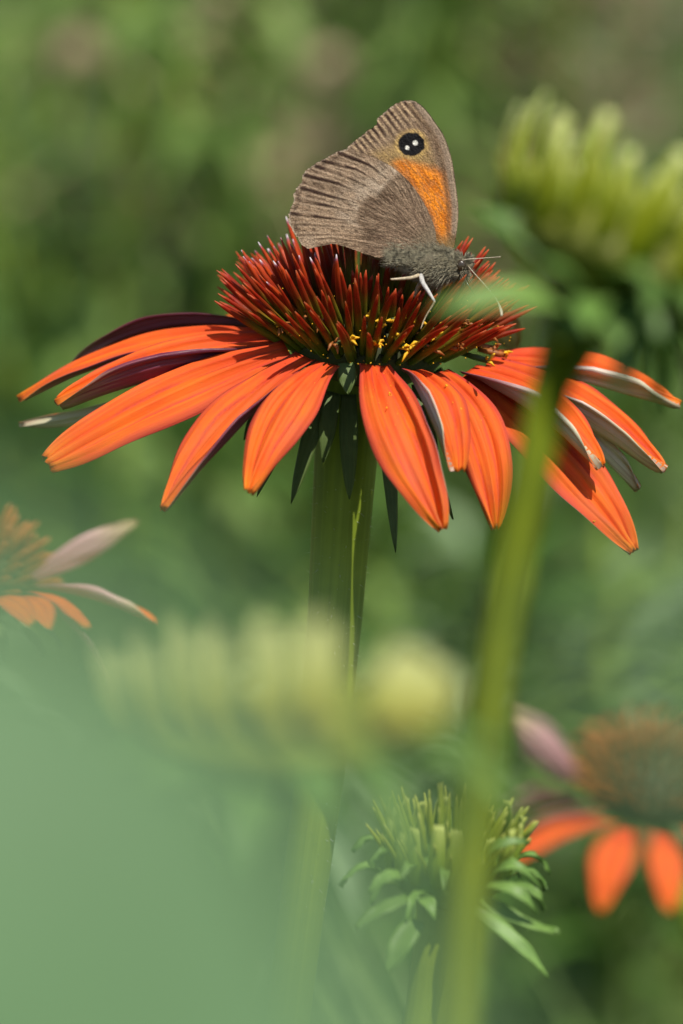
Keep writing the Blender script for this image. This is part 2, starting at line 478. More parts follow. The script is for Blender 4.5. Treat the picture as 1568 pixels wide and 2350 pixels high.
# ================================================================== ground
def make_ground():
    n = 60; V = []; Fc = []
    xs = np.concatenate([-np.geomspace(0.05, 60, n // 2)[::-1], np.geomspace(0.05, 60, n // 2)])
    for yv in xs:
        for xv in xs:
            dd = math.hypot(xv, yv)
            z = 0.03 * (float(noise2(xv * 1.1 + 50, yv * 1.1 + 50, 3)) - 0.5) + max(0, dd - 8) * 0.02
            V.append((xv, yv + 1.0, z))
    for i in range(n - 1):
        for j in range(n - 1):
            Fc.append((i * n + j, i * n + j + 1, (i + 1) * n + j + 1, (i + 1) * n + j))
    g = obj('ground', mesh('ground', V, Fc), mat_ground()); g['kind'] = 'structure'
make_ground()

# ================================================================== the butterfly's coneflower
HO = W(842, 786, 0)
AX = Vector((sin(radians(5)), 0.0, cos(radians(5))))
HX, HY, HA = basis(AX)

def main_flower():
    root = thing('coneflower', 'open orange coneflower with spiky dark red cone, the butterfly sits on it', 'flower',
                 Vector((W(560, 2400, 0).x, W(560, 2400, 0).y, 0.0)))
    pts = [W(808, 850, 0), W(800, 960, 0), W(793, 1060, 0), W(780, 1250, 0), W(766, 1450, 0), W(736, 1750, 0), W(690, 2100, 0), W(650, 2420, 2)]
    st = stem_part(root, pts, [4.6, 3.9, 3.72, 3.45, 3.2, 2.95, 2.7, 2.6], seg=48, n=70, ridge=0.012)
    root.location = (0, 0, 0)
    gp = pts[-1]; root.location = Vector((gp.x, gp.y, 0)); 
    for c in root.children: c.matrix_parent_inverse = Matrix.Translation(-root.location)
    # short bristles on the stem
    hv = []; hf = []
    for k in range(520):
        py = rnd.uniform(1080, 2100); c = W(np.interp(py, [850, 1060, 1250, 1450, 1750, 2100], [808, 793, 780, 766, 736, 690]), py, 0)
        rr = np.interp(py, [1060, 1450, 2100], [3.72, 3.2, 2.7]) * MM
        a = rnd.uniform(0, 2 * pi); d = Vector((cos(a), sin(a), 0)); b = c + d * rr * 0.97
        e = b + (d + Vector((0, 0, rnd.uniform(-0.6, 0.9)))) .normalized() * rnd.uniform(0.4, 1.0) * MM
        s = Vector((-sin(a), cos(a), 0)) * 0.05 * MM
        o = len(hv); hv += [b - s, b + s, e]; hf.append((o, o + 1, o + 2))
    h = obj('stem_hairs', mesh('stem_hairs', hv, hf), HAIR, root); h['kind'] = 'stuff'

    V, Fc = dome(HO, AX, 9.6, 4.4, 5.0, 40)
    cone = obj('cone', mesh('cone', V, Fc), CONE_CORE, root)
    ms = spine_meshes('spine', 11.4, 0.45, 6, 0.07, 3)
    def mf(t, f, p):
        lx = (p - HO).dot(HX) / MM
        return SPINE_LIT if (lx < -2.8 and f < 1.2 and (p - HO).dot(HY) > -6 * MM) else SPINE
    def lf(p, d, s):
        # those under the insect are pressed down and stay below it
        while s > 0.35:
            q = p + d * (s * 11.4 * MM) - CAM; dd = q.dot(FWD)
            px = 784 + q.dot(RGT) / dd * FPX; py = 1175 - q.dot(UPV) / dd * FPX
            lim = np.interp(px, [640, 680, 760, 860, 930, 1060, 1090], [0, 560, 590, 630, 668, 665, 0])
            if dd > DIST - 0.0065 or py > lim: break
            s -= 0.04
        return s
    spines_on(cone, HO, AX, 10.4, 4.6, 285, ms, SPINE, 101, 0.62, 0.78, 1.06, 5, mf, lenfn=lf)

    # petals: base px,py,depth | tip px,py,depth | width arch roll kp km | material of the underside
    PET = [
        # back left, edge on, showing the maroon underside
        (585, 750, 5, 152, 858, 13, 5.4, 2.7, -45, 0.5, 0.3, MAROON, {}),
        (600, 764, 1, 44, 915, 4, 7.0, 2.3, 16, 0.2, 1.05, MAROON, {}),
        (610, 830, 6, 44, 974, 10, 3.6, -1.6, -50, 0.5, 0.5, CREAM, {}),
        (628, 782, -3, 128, 926, -7, 9.8, 1.1, 26, 0.1, 2.7, MAROON, {}),
        (662, 804, -7, 105, 1064, -13, 8.6, 1.2, 34, -0.15, 0.25, MAROON, {'tip_w': 0.26}),
        (704, 820, -10, 372, 1172, -21, 8.2, 1.9, 14, 0.1, 1.9, MAROON, {}),
        (754, 834, -12, 570, 1132, -26, 6.9, 2.4, 6, 0.15, -0.2, MAROON, {}),
        (860, 838, -12.5, 1014, 1218, -27, 7.9, 2.8, 2, -0.3, 1.9, UNDER, {'bow': 1.8}),
        (944, 850, -11, 1050, 1084, -23, 7.0, 3.0, -4, 2.6, -0.2, CREAM, {'tip_w': 0.3}),
        (1006, 854, -9, 1136, 1216, -21, 6.5, 3.4, -4, -0.1, 0.35, UNDER, {'bow': -0.8}),
        (1066, 862, -7, 1456, 1266, -15, 8.6, 2.0, -22, 0.35, 0.1, UNDER, {}),
        (1076, 850, -7, 1382, 1074, -16, 8.2, 2.2, -14, 2.4, 0.1, CREAM, {}),
        (1104, 846, -3, 1466, 1124, -4, 6.0, 1.2, 10, 2.6, 0.2, CREAM, {}),
        (1116, 836, -2, 1526, 1082, -6, 9.4, 1.6, -24, 2.3, 0.0, CREAM, {}),
        (1126, 822, 3, 1562, 930, 3, 8.8, 1.2, -24, 2.2, 0.0, CREAM, {}),
        # at the back of the ring
        (1040, 745, 9, 1180, 800, 30, 7.4, 2.6, 0, 0.2, 0.2, UNDER, {}),
        (900, 728, 12, 960, 790, 36, 7.4, 2.6, 0, 0.2, 0.2, UNDER, {}),
        (760, 728, 12, 660, 790, 35, 7.4, 2.6, 0, 0.2, 0.2, UNDER, {}),
        (650, 735, 10, 470, 800, 28, 7.0, 2.0, 0, 0.2, 0.2, UNDER, {}),
    ]
    hits = []
    for i, (bx, by, bd, tx, ty, td, w, ar, ro, kp, km, um, kw) in enumerate(PET):
        me = petal_mesh('petal', W(bx, by, bd), W(tx, ty, td), w, ar, ro, kp, km, seed=i + 11, nu=34, nv=24, ribs=0.12, **kw)
        obj('petal', me, [ORANGE, um], root)
        hits.append(BVHTree.FromPolygons([v.co for v in me.vertices], [p.vertices for p in me.polygons]))
    # bracts under the head
    BR = [
        (800, 905, -6, 802, 1146, -6.5, 2.7, 0.6, 0), (765, 900, -6, 742, 1062, -8, 2.6, 0.8, 10), (745, 895, -5, 668, 1156, -8, 2.6, 1.2, -10),
        (700, 880, -6, 590, 1140, -10, 2.4, 1.5, 0), (880, 900, -6, 908, 1268, -9, 2.2, 1.0, 0), (930, 890, -6, 1040, 1192, -9, 2.0, 1.4, 20),
        (960, 880, -5, 1006, 1130, -10, 2.4, 1.2, 0), (850, 890, -7, 862, 1010, -9, 2.6, 0.8, 0), (640, 860, -2, 560, 1010, -4, 2.4, 1.0, 0),
        (1010, 870, -3, 1150, 1010, -3, 2.4, 1.0, 0), (680, 850, 2, 600, 1020, 6, 2.4, 1.0, 0), (1000, 850, 3, 1090, 1020, 8, 2.4, 1.0, 0),
        (840, 850, 7, 850, 1020, 14, 2.4, 1.0, 0), (795, 832, -11, 800, 905, -12, 2.8, 0.4, 0), (620, 830, -3, 575, 860, -5, 2.4, .4, 0),
    ]
    for i, (bx, by, bd, tx, ty, td, w, ar, ro) in enumerate(BR):
        me = petal_mesh('bract', W(bx, by, bd), W(tx, ty, td), w * 0.85, ar, ro, -0.25, -0.25, seed=i + 70, nu=14, nv=8, ribs=0.06,
                        thick=0.3, base_w=0.8, tip_w=0.06, peak=0.4, up=-FWD + Vector((0, 0, 0.3)), notch=0, wav=0.15)
        obj('bract', me, [BRACT, BRACT], root)
    # spent disc florets with yellow anthers between the lower spines
    fl = [(735, 700), (703, 722), (800, 716), (735, 738), (648, 752), (845, 730), (958, 742), (915, 768), (1012, 760), (1055, 765), (1100, 752), (1050, 800), (940, 800), (865, 790),
          (800, 780), (1135, 800), (1120, 828), (880, 745), (990, 800), (690, 770), (770, 790), (1065, 745), (1145, 760), (640, 745), (1080, 775), (1025, 742), (1120, 772), (1160, 815), (905, 735), (1000, 775)]
    for i, (px, py) in enumerate(fl):
        lx = (px - 842) / 19.18
        fr = -sqrt(max(1.0, 15.0 ** 2 - lx * lx)) + (835 - py) / 19.18 * 0.55
        c = W(px, py, fr)
        big = rnd.random() < 0.55
        parts = []
        for k in range(rnd.randint(3, 7)):
            d = Vector((rnd.uniform(-1, 1), rnd.uniform(-1, 0.3), rnd.uniform(-0.5, 1.0))).normalized()
            l = rnd.uniform(0.6, 1.5)
            p0 = c + Vector((rnd.uniform(-.3, .3), rnd.uniform(-.3, .3), rnd.uniform(-.3, .3))) * MM
            pp = [p0, p0 + d * l * 0.5 * MM + Vector((0, 0, 0.12 * MM)), p0 + d * l * MM - Vector((0, 0, rnd.uniform(0, .3) * MM))]
            parts.append(tube(pp, [0.12 * MM, 0.22 * MM, 0.06 * MM], 5))
        V, Fc = join(parts)
        fo = obj('floret', mesh('floret', V, Fc), POLLEN if big else STYLE, root)
        # the little corolla tube it comes from
        dr = (HO + HA * 0.002 - c).normalized()
        V, Fc = tube([c, c + dr * 1.6 * MM, c + dr * 3.4 * MM], [0.33 * MM, 0.38 * MM, 0.3 * MM], 6)
        co = bpy.data.objects.new('corolla', mesh('corolla', V, Fc)); co.data.materials.append(STYLE if i % 2 else BRACT); COL.objects.link(co); co.parent = fo
    # loose pollen grains
    parts = []
    for k in range(110):
        px = rnd.uniform(640, 1190); lx = (px - 842) / 19.18
        py = rnd.uniform(640, 840); fr = -sqrt(max(1, 15.6 ** 2 - lx * lx)) + (835 - py) / 19.18 * 0.55
        c = W(px, py, fr); r = rnd.uniform(0.04, 0.11) * MM
        V = [c + Vector(q) * r for q in ((1, 0, 0), (-1, 0, 0), (0, 1, 0), (0, -1, 0), (0, 0, 1), (0, 0, -1))]
        parts.append((V, [(0, 2, 4), (2, 1, 4), (1, 3, 4), (3, 0, 4), (2, 0, 5), (1, 2, 5), (3, 1, 5), (0, 3, 5)]))
    # grains that fell onto the petals
    spots = [(890, 938), (896, 905), (1026, 886), (1058, 938), (1040, 925), (1364, 1196), (880, 960), (870, 925)] + [(rnd.gauss(930, 170), rnd.gauss(930, 70)) for k in range(70)]
    for k, (px, py) in enumerate(spots):
        d = (W(px, py, 0) - CAM).normalized(); best = None
        for t in hits:
            h = t.ray_cast(CAM, d)
            if h[0] is not None and (best is None or h[3] < best[3]): best = h
        if best is None: continue
        for j in range(4 if k < 6 else 1):
            r = (rnd.uniform(0.07, 0.14) if k < 6 else rnd.uniform(0.03, 0.07)) * MM
            c = best[0] + Vector((rnd.uniform(-1, 1), rnd.uniform(-1, 1), rnd.uniform(-1, 1))) * (0.14 * MM if k < 6 else 0)
            V = [c + Vector(q) * r for q in ((1, 0, 0), (-1, 0, 0), (0, 1, 0), (0, -1, 0), (0, 0, 1), (0, 0, -1))]
            parts.append((V, [(0, 2, 4), (2, 1, 4), (1, 3, 4), (3, 0, 4), (2, 0, 5), (1, 2, 5), (3, 1, 5), (0, 3, 5)]))
    V, Fc = join(parts)
    g = obj('pollen_grains', mesh('pollen_grains', V, Fc), POLLEN, root); g['kind'] = 'stuff'
main_flower()

# ================================================================== butterfly
def Z(zx, zy, dz):
    """pixel of the enlarged butterfly view (2.613 per photo pixel from 660,220) -> world"""
    return W((660 + zx / 2.6133) * 0.93556, (220 + zy / 2.6133) * 0.93556, dz)

def wing_depth(zx, zy, d0):
    # closed wings lean a little back at the tip
    return d0 + (1040 - zy) / 53.6 * 0.10 - (zx - 1060) / 53.6 * 0.05

def wing_grid(outline, center, nA=300, nR=84, jag=4.0, seed=0):
    """polar grid from an inner point out to the outline; returns zx, zy arrays and the radial fraction"""
    P = [Vector((x, y, 0)) for x, y in outline]; P2 = spline(P + [P[0]], 900)
    px = np.array([p.x for p in P2]); py = np.array([p.y for p in P2])
    dx = np.diff(px, append=px[0]); dy = np.diff(py, append=py[0])
    s = np.concatenate([[0], np.cumsum(np.hypot(dx, dy))[:-1]]); tot = s[-1] + 1e-6
    q = np.linspace(0, tot, nA, endpoint=False)
    ex = np.interp(q, s, px); ey = np.interp(q, s, py)
    return ex, ey

def wing_mesh(name, outline, center, colour, relief, d0, nA=340, nR=90, thick=0.10, jag=None, flip=False):
    ex, ey = wing_grid(outline, center, nA, nR)
    r = np.linspace(0, 1, nR + 1)[1:] ** 0.75
    jx = np.ones(nA)
    if jag is not None: jx = 1 + jag(ex, ey)
    zx = center[0] + (ex[None, :] - center[0]) * (r[:, None] * (1 + (jx[None, :] - 1) * (r[:, None] > 0.97)))
    zy = center[1] + (ey[None, :] - center[1]) * (r[:, None] * (1 + (jx[None, :] - 1) * (r[:, None] > 0.97)))
    zx = np.concatenate([[center[0]], zx.ravel()]); zy = np.concatenate([[center[1]], zy.ravel()])
    rad = np.concatenate([[0], np.repeat(r, nA)])
    h = relief(zx, zy)
    cc = colour(zx, zy)
    V = [Z(x, y, wing_depth(x, y, d0) - hh) for x, y, hh in zip(zx, zy, h)]
    Vb = [Z(x, y, wing_depth(x, y, d0) + thick - hh) for x, y, hh in zip(zx, zy, h)]
    n = len(V); Fc = []
    for k in range(nA):
        Fc.append((0, 1 + (k + 1) % nA, 1 + k))
    for i in range(nR - 1):
        for k in range(nA):
            k2 = (k + 1) % nA
            a, b, c, d = 1 + i * nA + k, 1 + i * nA + k2, 1 + (i + 1) * nA + k2, 1 + (i + 1) * nA + k
            Fc.append((a, b, c, d))
    back = [tuple(n + i for i in reversed(f)) for f in Fc]
    rim = []
    o = 1 + (nR - 1) * nA
    for k in range(nA):
        k2 = (k + 1) % nA
        rim.append((o + k2, o + k, n + o + k, n + o + k2))
    me = mesh(name, V + Vb, Fc + back + rim)
    ca = me.color_attributes.new('wing_colour', 'FLOAT_COLOR', 'POINT')
    full = np.ones((2 * n, 4)); full[:n, :3] = cc; full[n:, :3] = cc
    ca.data.foreach_set('color', full.ravel())
    return me

def seg_dist(x, y, pts):
    best = np.full(x.shape, 1e9); bu = np.zeros(x.shape)
    n = len(pts) - 1
    for i in range(n):
        ax, ay = pts[i]; bx, by = pts[i + 1]
        dx, dy = bx - ax, by - ay
        t = np.clip(((x - ax) * dx + (y - ay) * dy) / (dx * dx + dy * dy), 0, 1)
        d = np.hypot(x - ax - t * dx, y - ay - t * dy)
        m = d < best; best = np.where(m, d, best); bu = np.where(m, (i + t) / n, bu)
    return best, bu

def mixc(a, b, f):
    return a * (1 - f[:, None]) + np.asarray(b)[None, :] * f[:, None]

def poly_soft(x, y, poly, soft):
    """signed distance based soft mask of a polygon"""
    inside = np.zeros(x.shape, bool); n = len(poly)
    for i in range(n):
        x1, y1 = poly[i]; x2, y2 = poly[(i + 1) % n]
        c = ((y1 > y) != (y2 > y)) & (x < (x2 - x1) * (y - y1) / (y2 - y1 + 1e-9) + x1)
        inside ^= c
    d, _ = seg_dist(x, y, poly + [poly[0]])
    sd = np.where(inside, d, -d)
    return sstep(-soft, soft, sd)

FW_OUT = [(1090, 1045), (1140, 1030), (1175, 1005), (1196, 890), (1205, 760), (1190, 620), (1160, 430), (1112, 290), (1062, 212), (1012, 140), (965, 92), (930, 72),
          (880, 68), (832, 82), (765, 125), (700, 182), (688, 222), (640, 258), (600, 292), (545, 335), (500, 385), (560, 470), (760, 600), (930, 800), (1020, 980)]
HW_OUT = [(1045, 1060), (1070, 1000), (1066, 900), (1030, 800), (980, 702), (900, 592), (800, 503), (700, 446), (600, 405), (510, 380), (440, 398), (330, 455), (262, 498), (216, 540), (208, 592),
          (162, 655), (158, 720), (126, 795), (136, 870), (168, 925), (212, 990), (262, 1018), (330, 992), (430, 990), (530, 1020), (640, 1060), (770, 1092), (900, 1120), (1000, 1110)]
FW_V = [[(1110, 1000), (1150, 760), (1130, 500), (1010, 200), (925, 78)], [(1105, 1000), (1120, 700), (1060, 480), (930, 220), (835, 88)],
        [(1100, 980), (1060, 650), (960, 440), (850, 270), (765, 132)], [(1090, 950), (1000, 620), (880, 440), (790, 300), (705, 190)], [(1080, 930), (960, 600), (830, 430), (740, 330), (660, 245)],
        [(1060, 900), (900, 560), (740, 420), (600, 295)], [(1040, 880), (840, 540), (690, 430), (540, 345)]]
HW_V = [[(1060, 1000), (1000, 820), (860, 640), (640, 480), (450, 405)], [(1050, 1000), (940, 800), (760, 620), (560, 510), (345, 455)], [(1045, 1005), (880, 790), (680, 640), (480, 550), (300, 490)],
        [(1040, 1010), (830, 780), (620, 670), (440, 600), (222, 545)], [(1035, 1015), (800, 800), (600, 730), (420, 690), (210, 630)], [(1030, 1020), (790, 830), (560, 780), (380, 745), (160, 700)],
        [(1025, 1030), (780, 880), (560, 840), (360, 820), (130, 790)], [(1020, 1040), (760, 910), (540, 880), (340, 870), (140, 860)], [(1010, 1060), (740, 950), (520, 930), (330, 930), (180, 930)],
        [(1000, 1080), (760, 1010), (560, 970), (400, 950), (250, 960)]]

def fw_relief(x, y):
    h = np.zeros(x.shape)
    for v in FW_V:
        d, _ = seg_dist(x, y, v); h += 0.035 * np.exp(-(d / 8) ** 2)
    return h + 0.10 * (noise2(x / 60, y / 60, 4) - 0.5) - 0.25

def fw_colour(x, y):
    c = np.tile(np.array([0.20, 0.145, 0.105]), (x.size, 1))
    # direction of the marginal streaks
    dx, dy = 0.62, 0.785
    qq = -x * dy + y * dx; al = x * dx + y * dy
    fib = noise2(qq / 5, al / 40, 2); grain = noise2(x / 5, y / 5, 9)
    c = mixc(c, (0.34, 0.27, 0.20), 0.6 * sstep(0.45, 0.85, fib))
    c = mixc(c, (0.09, 0.05, 0.03), 0.5 * sstep(0.6, 0.95, noise2(qq / 6, al / 30, 5)))
    out, _ = seg_dist(x, y, [(930, 72), (832, 82), (765, 125), (700, 182), (640, 258), (545, 335), (480, 400)])
    # pale and dark streaks from the margin
    st = np.sin(qq / 38 * 2 * pi + 1.5 * (noise2(qq / 70, al / 200, 7) - 0.5))
    amp = sstep(250, 30, out) * sstep(1060, 900, x)
    c = mixc(c, (0.03, 0.013, 0.008), 0.95 * amp * sstep(0.15, 0.7, st) * sstep(0.2, 0.5, noise2(qq / 23, al / 60, 71)))
    c = mixc(c, (0.54, 0.42, 0.28), 0.8 * amp * sstep(-0.35, -0.85, st))
    # yellowish field below the eyespot
    f = poly_soft(x, y, [(660, 410), (800, 350), (860, 280), (960, 270), (1020, 330), (1060, 480), (1000, 500), (850, 480), (780, 500), (720, 470)], 45)
    c = mixc(c, (0.42, 0.30, 0.10), 0.65 * f * (0.45 + 0.55 * fib))
    f = poly_soft(x, y, [(800, 470), (860, 450), (950, 480), (1060, 505), (1112, 540), (1142, 650), (1162, 800), (1160, 890), (1130, 980), (1090, 990), (1050, 830), (980, 700), (900, 600)], 44)
    f = f * (0.55 + 0.45 * sstep(0.2, 0.6, fib))
    c = mixc(c, (0.78, 0.26, 0.008), 0.96 * f)
    c = mixc(c, (0.42, 0.11, 0.004), 0.75 * f * sstep(0.45, 0.8, noise2(qq / 9, al / 70, 12)))
    c = mixc(c, (0.22, 0.16, 0.06), 0.75 * sstep(880, 1010, y))
    # grey costa
    d, _ = seg_dist(x, y, [(1200, 900), (1205, 760), (1190, 620), (1160, 430), (1112, 290), (1062, 212), (965, 92)])
    c = mixc(c, (0.26, 0.21, 0.17), 0.85 * sstep(46, 18, d))
    c = mixc(c, (0.10, 0.06, 0.03), 0.5 * np.exp(-((d - 55) / 14) ** 2))
    c = mixc(c, (0.42, 0.36, 0.28), 0.6 * sstep(9, 3, d))
    # eyespot
    ex = (x - 915) / 86; ey = (y - 350) / 76; er = np.hypot(ex, ey) + 0.05 * (noise2(x / 14, y / 14, 31) - 0.5) * 2
    c = mixc(c, (0.52, 0.38, 0.15), 0.75 * sstep(1.42, 1.12, er) * (0.35 + 0.65 * sstep(0.3, 0.65, fib)))
    c = mixc(c, (0.004, 0.003, 0.004), sstep(1.05, 0.93, er))
    for cx, cy, rr in ((938, 341, 17), (887, 372, 14)):
        w = np.hypot((x - cx), (y - cy)) / rr
        c = mixc(c, (0.82, 0.88, 0.92), sstep(1.15, 0.75, w))
    # fringe
    c = mixc(c, (0.42, 0.36, 0.30), 0.8 * sstep(12, 4, out) * (noise2(x / 12, y / 12, 17) > 0.4))
    return 1.12 * c * (0.74 + 0.52 * grain)[:, None]

def hw_relief(x, y):
    h = np.zeros(x.shape)
    for v in HW_V:
        d, _ = seg_dist(x, y, v); h += 0.035 * np.exp(-(d / 8) ** 2)
    return h + 0.16 * (noise2(x / 80, y / 80, 14) - 0.5) + 0.5 * sstep(900, 1040, y) * 0

def hw_colour(x, y):
    bx, by = 1060, 1010
    ang = np.arctan2(by - y, bx - x); rr = np.hypot(x - bx, y - by)
    c = np.tile(np.array([0.20, 0.145, 0.105]), (x.size, 1))
    fib = noise2(ang * 60, rr / 60, 2); fib2 = noise2(ang * 110, rr / 30, 5); grain = noise2(x / 6, y / 6, 19); blot = noise2(x / 45, y / 45, 44)
    # darker basal field with an angled edge, pale grey band beyond it, warmer margin
    ed, _ = seg_dist(x, y, [(860, 520), (760, 600), (690, 700), (640, 690), (570, 770), (560, 840), (600, 900), (560, 1000)])
    basal = poly_soft(x, y, [(1100, 1100), (1100, 700), (860, 500), (760, 600), (690, 690), (640, 680), (570, 765), (565, 850), (610, 900), (560, 1010), (700, 1100)], 18)
    out, _ = seg_dist(x, y, [(500, 380), (440, 398), (330, 455), (262, 498), (216, 540), (208, 592), (162, 655), (158, 720), (126, 795), (136, 870), (168, 925), (212, 990)])
    pale = (1 - basal) * sstep(230, 20, ed) * sstep(0.10, 0.35, ang)
    c = mixc(c, (0.62, 0.55, 0.47), 0.95 * pale * (0.4 + 0.6 * fib))
    c = mixc(c, (0.125, 0.088, 0.060), 0.7 * basal * sstep(190, 20, ed))
    c = mixc(c, (0.40, 0.30, 0.21), 0.8 * sstep(0.40, 0.15, ang) * sstep(380, 560, rr) * (0.35 + 0.65 * fib))
    c = mixc(c, (0.36, 0.27, 0.195), 0.5 * (1 - basal) * sstep(0.35, 0.75, blot))
    c = mixc(c, (0.42, 0.33, 0.25), 0.6 * sstep(0.55, 0.85, noise2(ang * 75, rr / 90, 33)))
    c = mixc(c, (0.33, 0.255, 0.19), 0.45 * sstep(0.5, 0.8, fib))
    c = mixc(c, (0.06, 0.034, 0.02), 0.65 * sstep(0.55, 0.85, fib2))
    for i, v in enumerate(HW_V):
        d, u = seg_dist(x, y, v)
        k = 1.0 if i < 7 else 0.35
        wd_ = 3 + 9 * sstep(0.5, 0.92, u) * k
        sh = noise2(u * 8 + i * 13, u * 0, 23)
        c = mixc(c, (0.035, 0.016, 0.010), (0.25 + 0.72 * k * sstep(0.5, 0.8, u) * sstep(0.3, 0.6, sh + 0.12)) * sstep(wd_ * 1.2, wd_ * 0.4, d))
        d2 = np.abs(d - wd_ - 8)
        c = mixc(c, (0.50, 0.40, 0.31), 0.6 * sstep(0.45, 0.8, u) * sstep(9, 2, d2))
    c = mixc(c, (0.06, 0.035, 0.022), 0.6 * np.exp(-((out - 30) / 12) ** 2) * (noise2(x / 30, y / 30, 61) > 0.5))
    c = mixc(c, (0.50, 0.44, 0.38), 0.75 * sstep(12, 3, out) * (noise2(x / 12, y / 12, 27) > 0.35))
    c = mixc(c, (0.48, 0.39, 0.31), 0.6 * sstep(80, 20, np.hypot(x - 255, y - 985)))
    c = mixc(c, (0.20, 0.175, 0.125), 0.7 * sstep(190, 60, rr))
    return c * (0.72 + 0.56 * grain)[:, None]

def mat_wing():
    M = Mat('wing_scales')
    a = M.n('ShaderNodeAttribute', attribute_name='wing_colour')
    tc = M.n('ShaderNodeTexCoord')
    n = M.noise(tc.outputs['Object'], 5200, 3, 0.7); n2 = M.noise(tc.outputs['Object'], 2600, 3)
    c = M.mix(1.0, a.outputs['Color'], M.ramp(n, [(0.28, (0.50, 0.44, 0.36)), (0.72, (1.20, 1.05, 0.87))]), 'MULTIPLY')
    return M.finish(c, rough=0.6, spec=0.16, trans=0.06, bump=M.math('ADD', n, n2), bstr=0.7, bdist=0.00015)

def butterfly():
    MW = mat_wing()
    root = thing('butterfly', 'brown butterfly with orange patch and black eyespot, wings closed, on the cone', 'butterfly', Z(1010, 1225, -11))
    jag = lambda ex, ey: 0.010 * (noise2(ex / 7, ey / 7, 3) - 0.5) * 2 * (ex < 1000) + 0.004 * (noise2(ex / 30, ey / 30, 6) - 0.5)
    d = -11.0
    obj('forewing', wing_mesh('forewing', FW_OUT, (1040, 640), fw_colour, fw_relief, d + 0.45, 340, 84, 0.10, jag), MW, root)
    obj('hindwing', wing_mesh('hindwing', HW_OUT, (900, 880), hw_colour, hw_relief, d, 380, 100, 0.10, jag), MW, root)
    sh = lambda pts: [(x + 10, y + 6) for x, y in pts]
    obj('forewing', wing_mesh('forewing', sh(FW_OUT), (1045, 646), fw_colour, fw_relief, d + 1.6, 160, 30, 0.10), MW, root)
    obj('hindwing', wing_mesh('hindwing', [(x * 0.985 + 18, y * 0.985 + 6) for x, y in HW_OUT], (905, 878), hw_colour, hw_relief, d + 2.4, 160, 30, 0.10), MW, root)
    # body: abdomen, thorax, head in one surface
    BODY = flat_mat('body_brown', (0.13, 0.11, 0.07), 0.8, 0.2, 0, 2500)
    bp = [(600, 1030, .4), (680, 1042, .8), (780, 1060, 1.0), (870, 1082, 1.1), (930, 1100, 1.3), (990, 1115, 1.9), (1060, 1125, 2.25), (1120, 1125, 2.0), (1165, 1130, 1.4), (1185, 1130, 1.1), (1215, 1135, 1.35), (1255, 1145, 1.25), (1285, 1150, .5)]
    path = spline([Z(x, y, d + 1.2) for x, y, r in bp], 40); rad = [r * MM for r in lerp_list([b[2] for b in bp], 40)]
    V, Fc = tube(path, rad, 18)
    body = obj('body', mesh('body', V, Fc), BODY, root)
    # fur
    FUR = flat_mat('body_fur', (0.27, 0.24, 0.16), 0.6, 0.3, 0.25, 2500, 0.8)
    T, N = frames(path); fv = []; ff = []
    tocam = -FWD
    for k in range(7500):
        i = rnd.randint(6, 38); t, n = T[i], N[i]; b = t.cross(n); a = rnd.uniform(0, 2 * pi)
        dr = n * cos(a) + b * sin(a)
        if dr.dot(tocam) < -0.35: continue
        if i < 20 and dr.z > 0.3: continue
        p = path[i] + (path[min(i + 1, 39)] - path[i]) * rnd.random() + dr * rad[i] * 0.93
        l = rnd.uniform(0.6, 1.6) * MM * (1.15 if 18 < i < 32 else 0.8)
        hd = i > 33
        dd = (dr * 0.75 - t * (0.8 if not hd else -0.35) + Vector((rnd.uniform(-.45, .45), rnd.uniform(-.45, .45), rnd.uniform(-.45, .35)))).normalized()
        e = p + dd * l; m = p + dd * l * 0.5 + dr * 0.10 * MM
        s = dd.cross(tocam)
        if s.length < 0.1: s = dd.cross(Vector((0, 0, 1)))
        s = s.normalized() * 0.026 * MM
        o = len(fv); fv += [p - s, p + s, m + s * .8, m - s * .8, e]; ff += [(o, o + 1, o + 2, o + 3), (o + 3, o + 2, o + 4)]
    # hair over the wing bases
    for k in range(1500):
        x = rnd.uniform(760, 1190); y = rnd.gauss(1060, 34)
        if y > 1130 or x > 1090 and y < 1020: continue
        p = Z(x, y, d - 0.35); dd = (Z(x - 60, y - rnd.uniform(-15, 60), d - 0.7) - p).normalized()
        l = rnd.uniform(0.5, 1.3) * MM; s = dd.cross(tocam).normalized() * 0.03 * MM; e = p + dd * l
        o = len(fv); fv += [p - s, p + s, e]; ff.append((o, o + 1, o + 2))
    fu = obj('fur', mesh('fur', fv, ff), FUR, root); fu['kind'] = 'stuff'
    # eye
    EYE = flat_mat('eye_brown', (0.05, 0.035, 0.02), 0.25, 0.6, 0, 4000)
    for dz in (-1.05, 1.05):
        c = Z(1232, 1128, d + 0.9 + dz); V = []; Fc = []
        for i in range(9):
            f = pi * i / 8
            for k in range(12):
                t = 2 * pi * k / 12
                V.append(c + Vector((sin(f) * cos(t) * 0.62, sin(f) * sin(t) * 0.45, cos(f) * 0.68)) * MM)
        for i in range(8):
            for k in range(12):
                Fc.append((i * 12 + k, (i + 1) * 12 + k, (i + 1) * 12 + (k + 1) % 12, i * 12 + (k + 1) % 12))
        obj('eye', mesh('eye', V, Fc), EYE, root)
    LEG = flat_mat('leg_pale_grey', (0.42, 0.40, 0.36), 0.5, 0.4, 0, 3000)
    LEG2 = flat_mat('leg_buff', (0.42, 0.34, 0.22), 0.5, 0.4, 0, 3000)
    def limb(name, pts, rr, m, n=18):
        P = spline([Z(*p) for p in pts], n); V, Fc = tube(P, [r * MM for r in lerp_list(rr, n)], 8)
        return obj(name, mesh(name, V, Fc), m, root)
    limb('leg', [(975, 1190, d - 0.6), (985, 1235, d - 2.0), (1020, 1290, d - 3.4), (1062, 1358, d - 4.6)], [.30, .32, .24, .14], LEG)
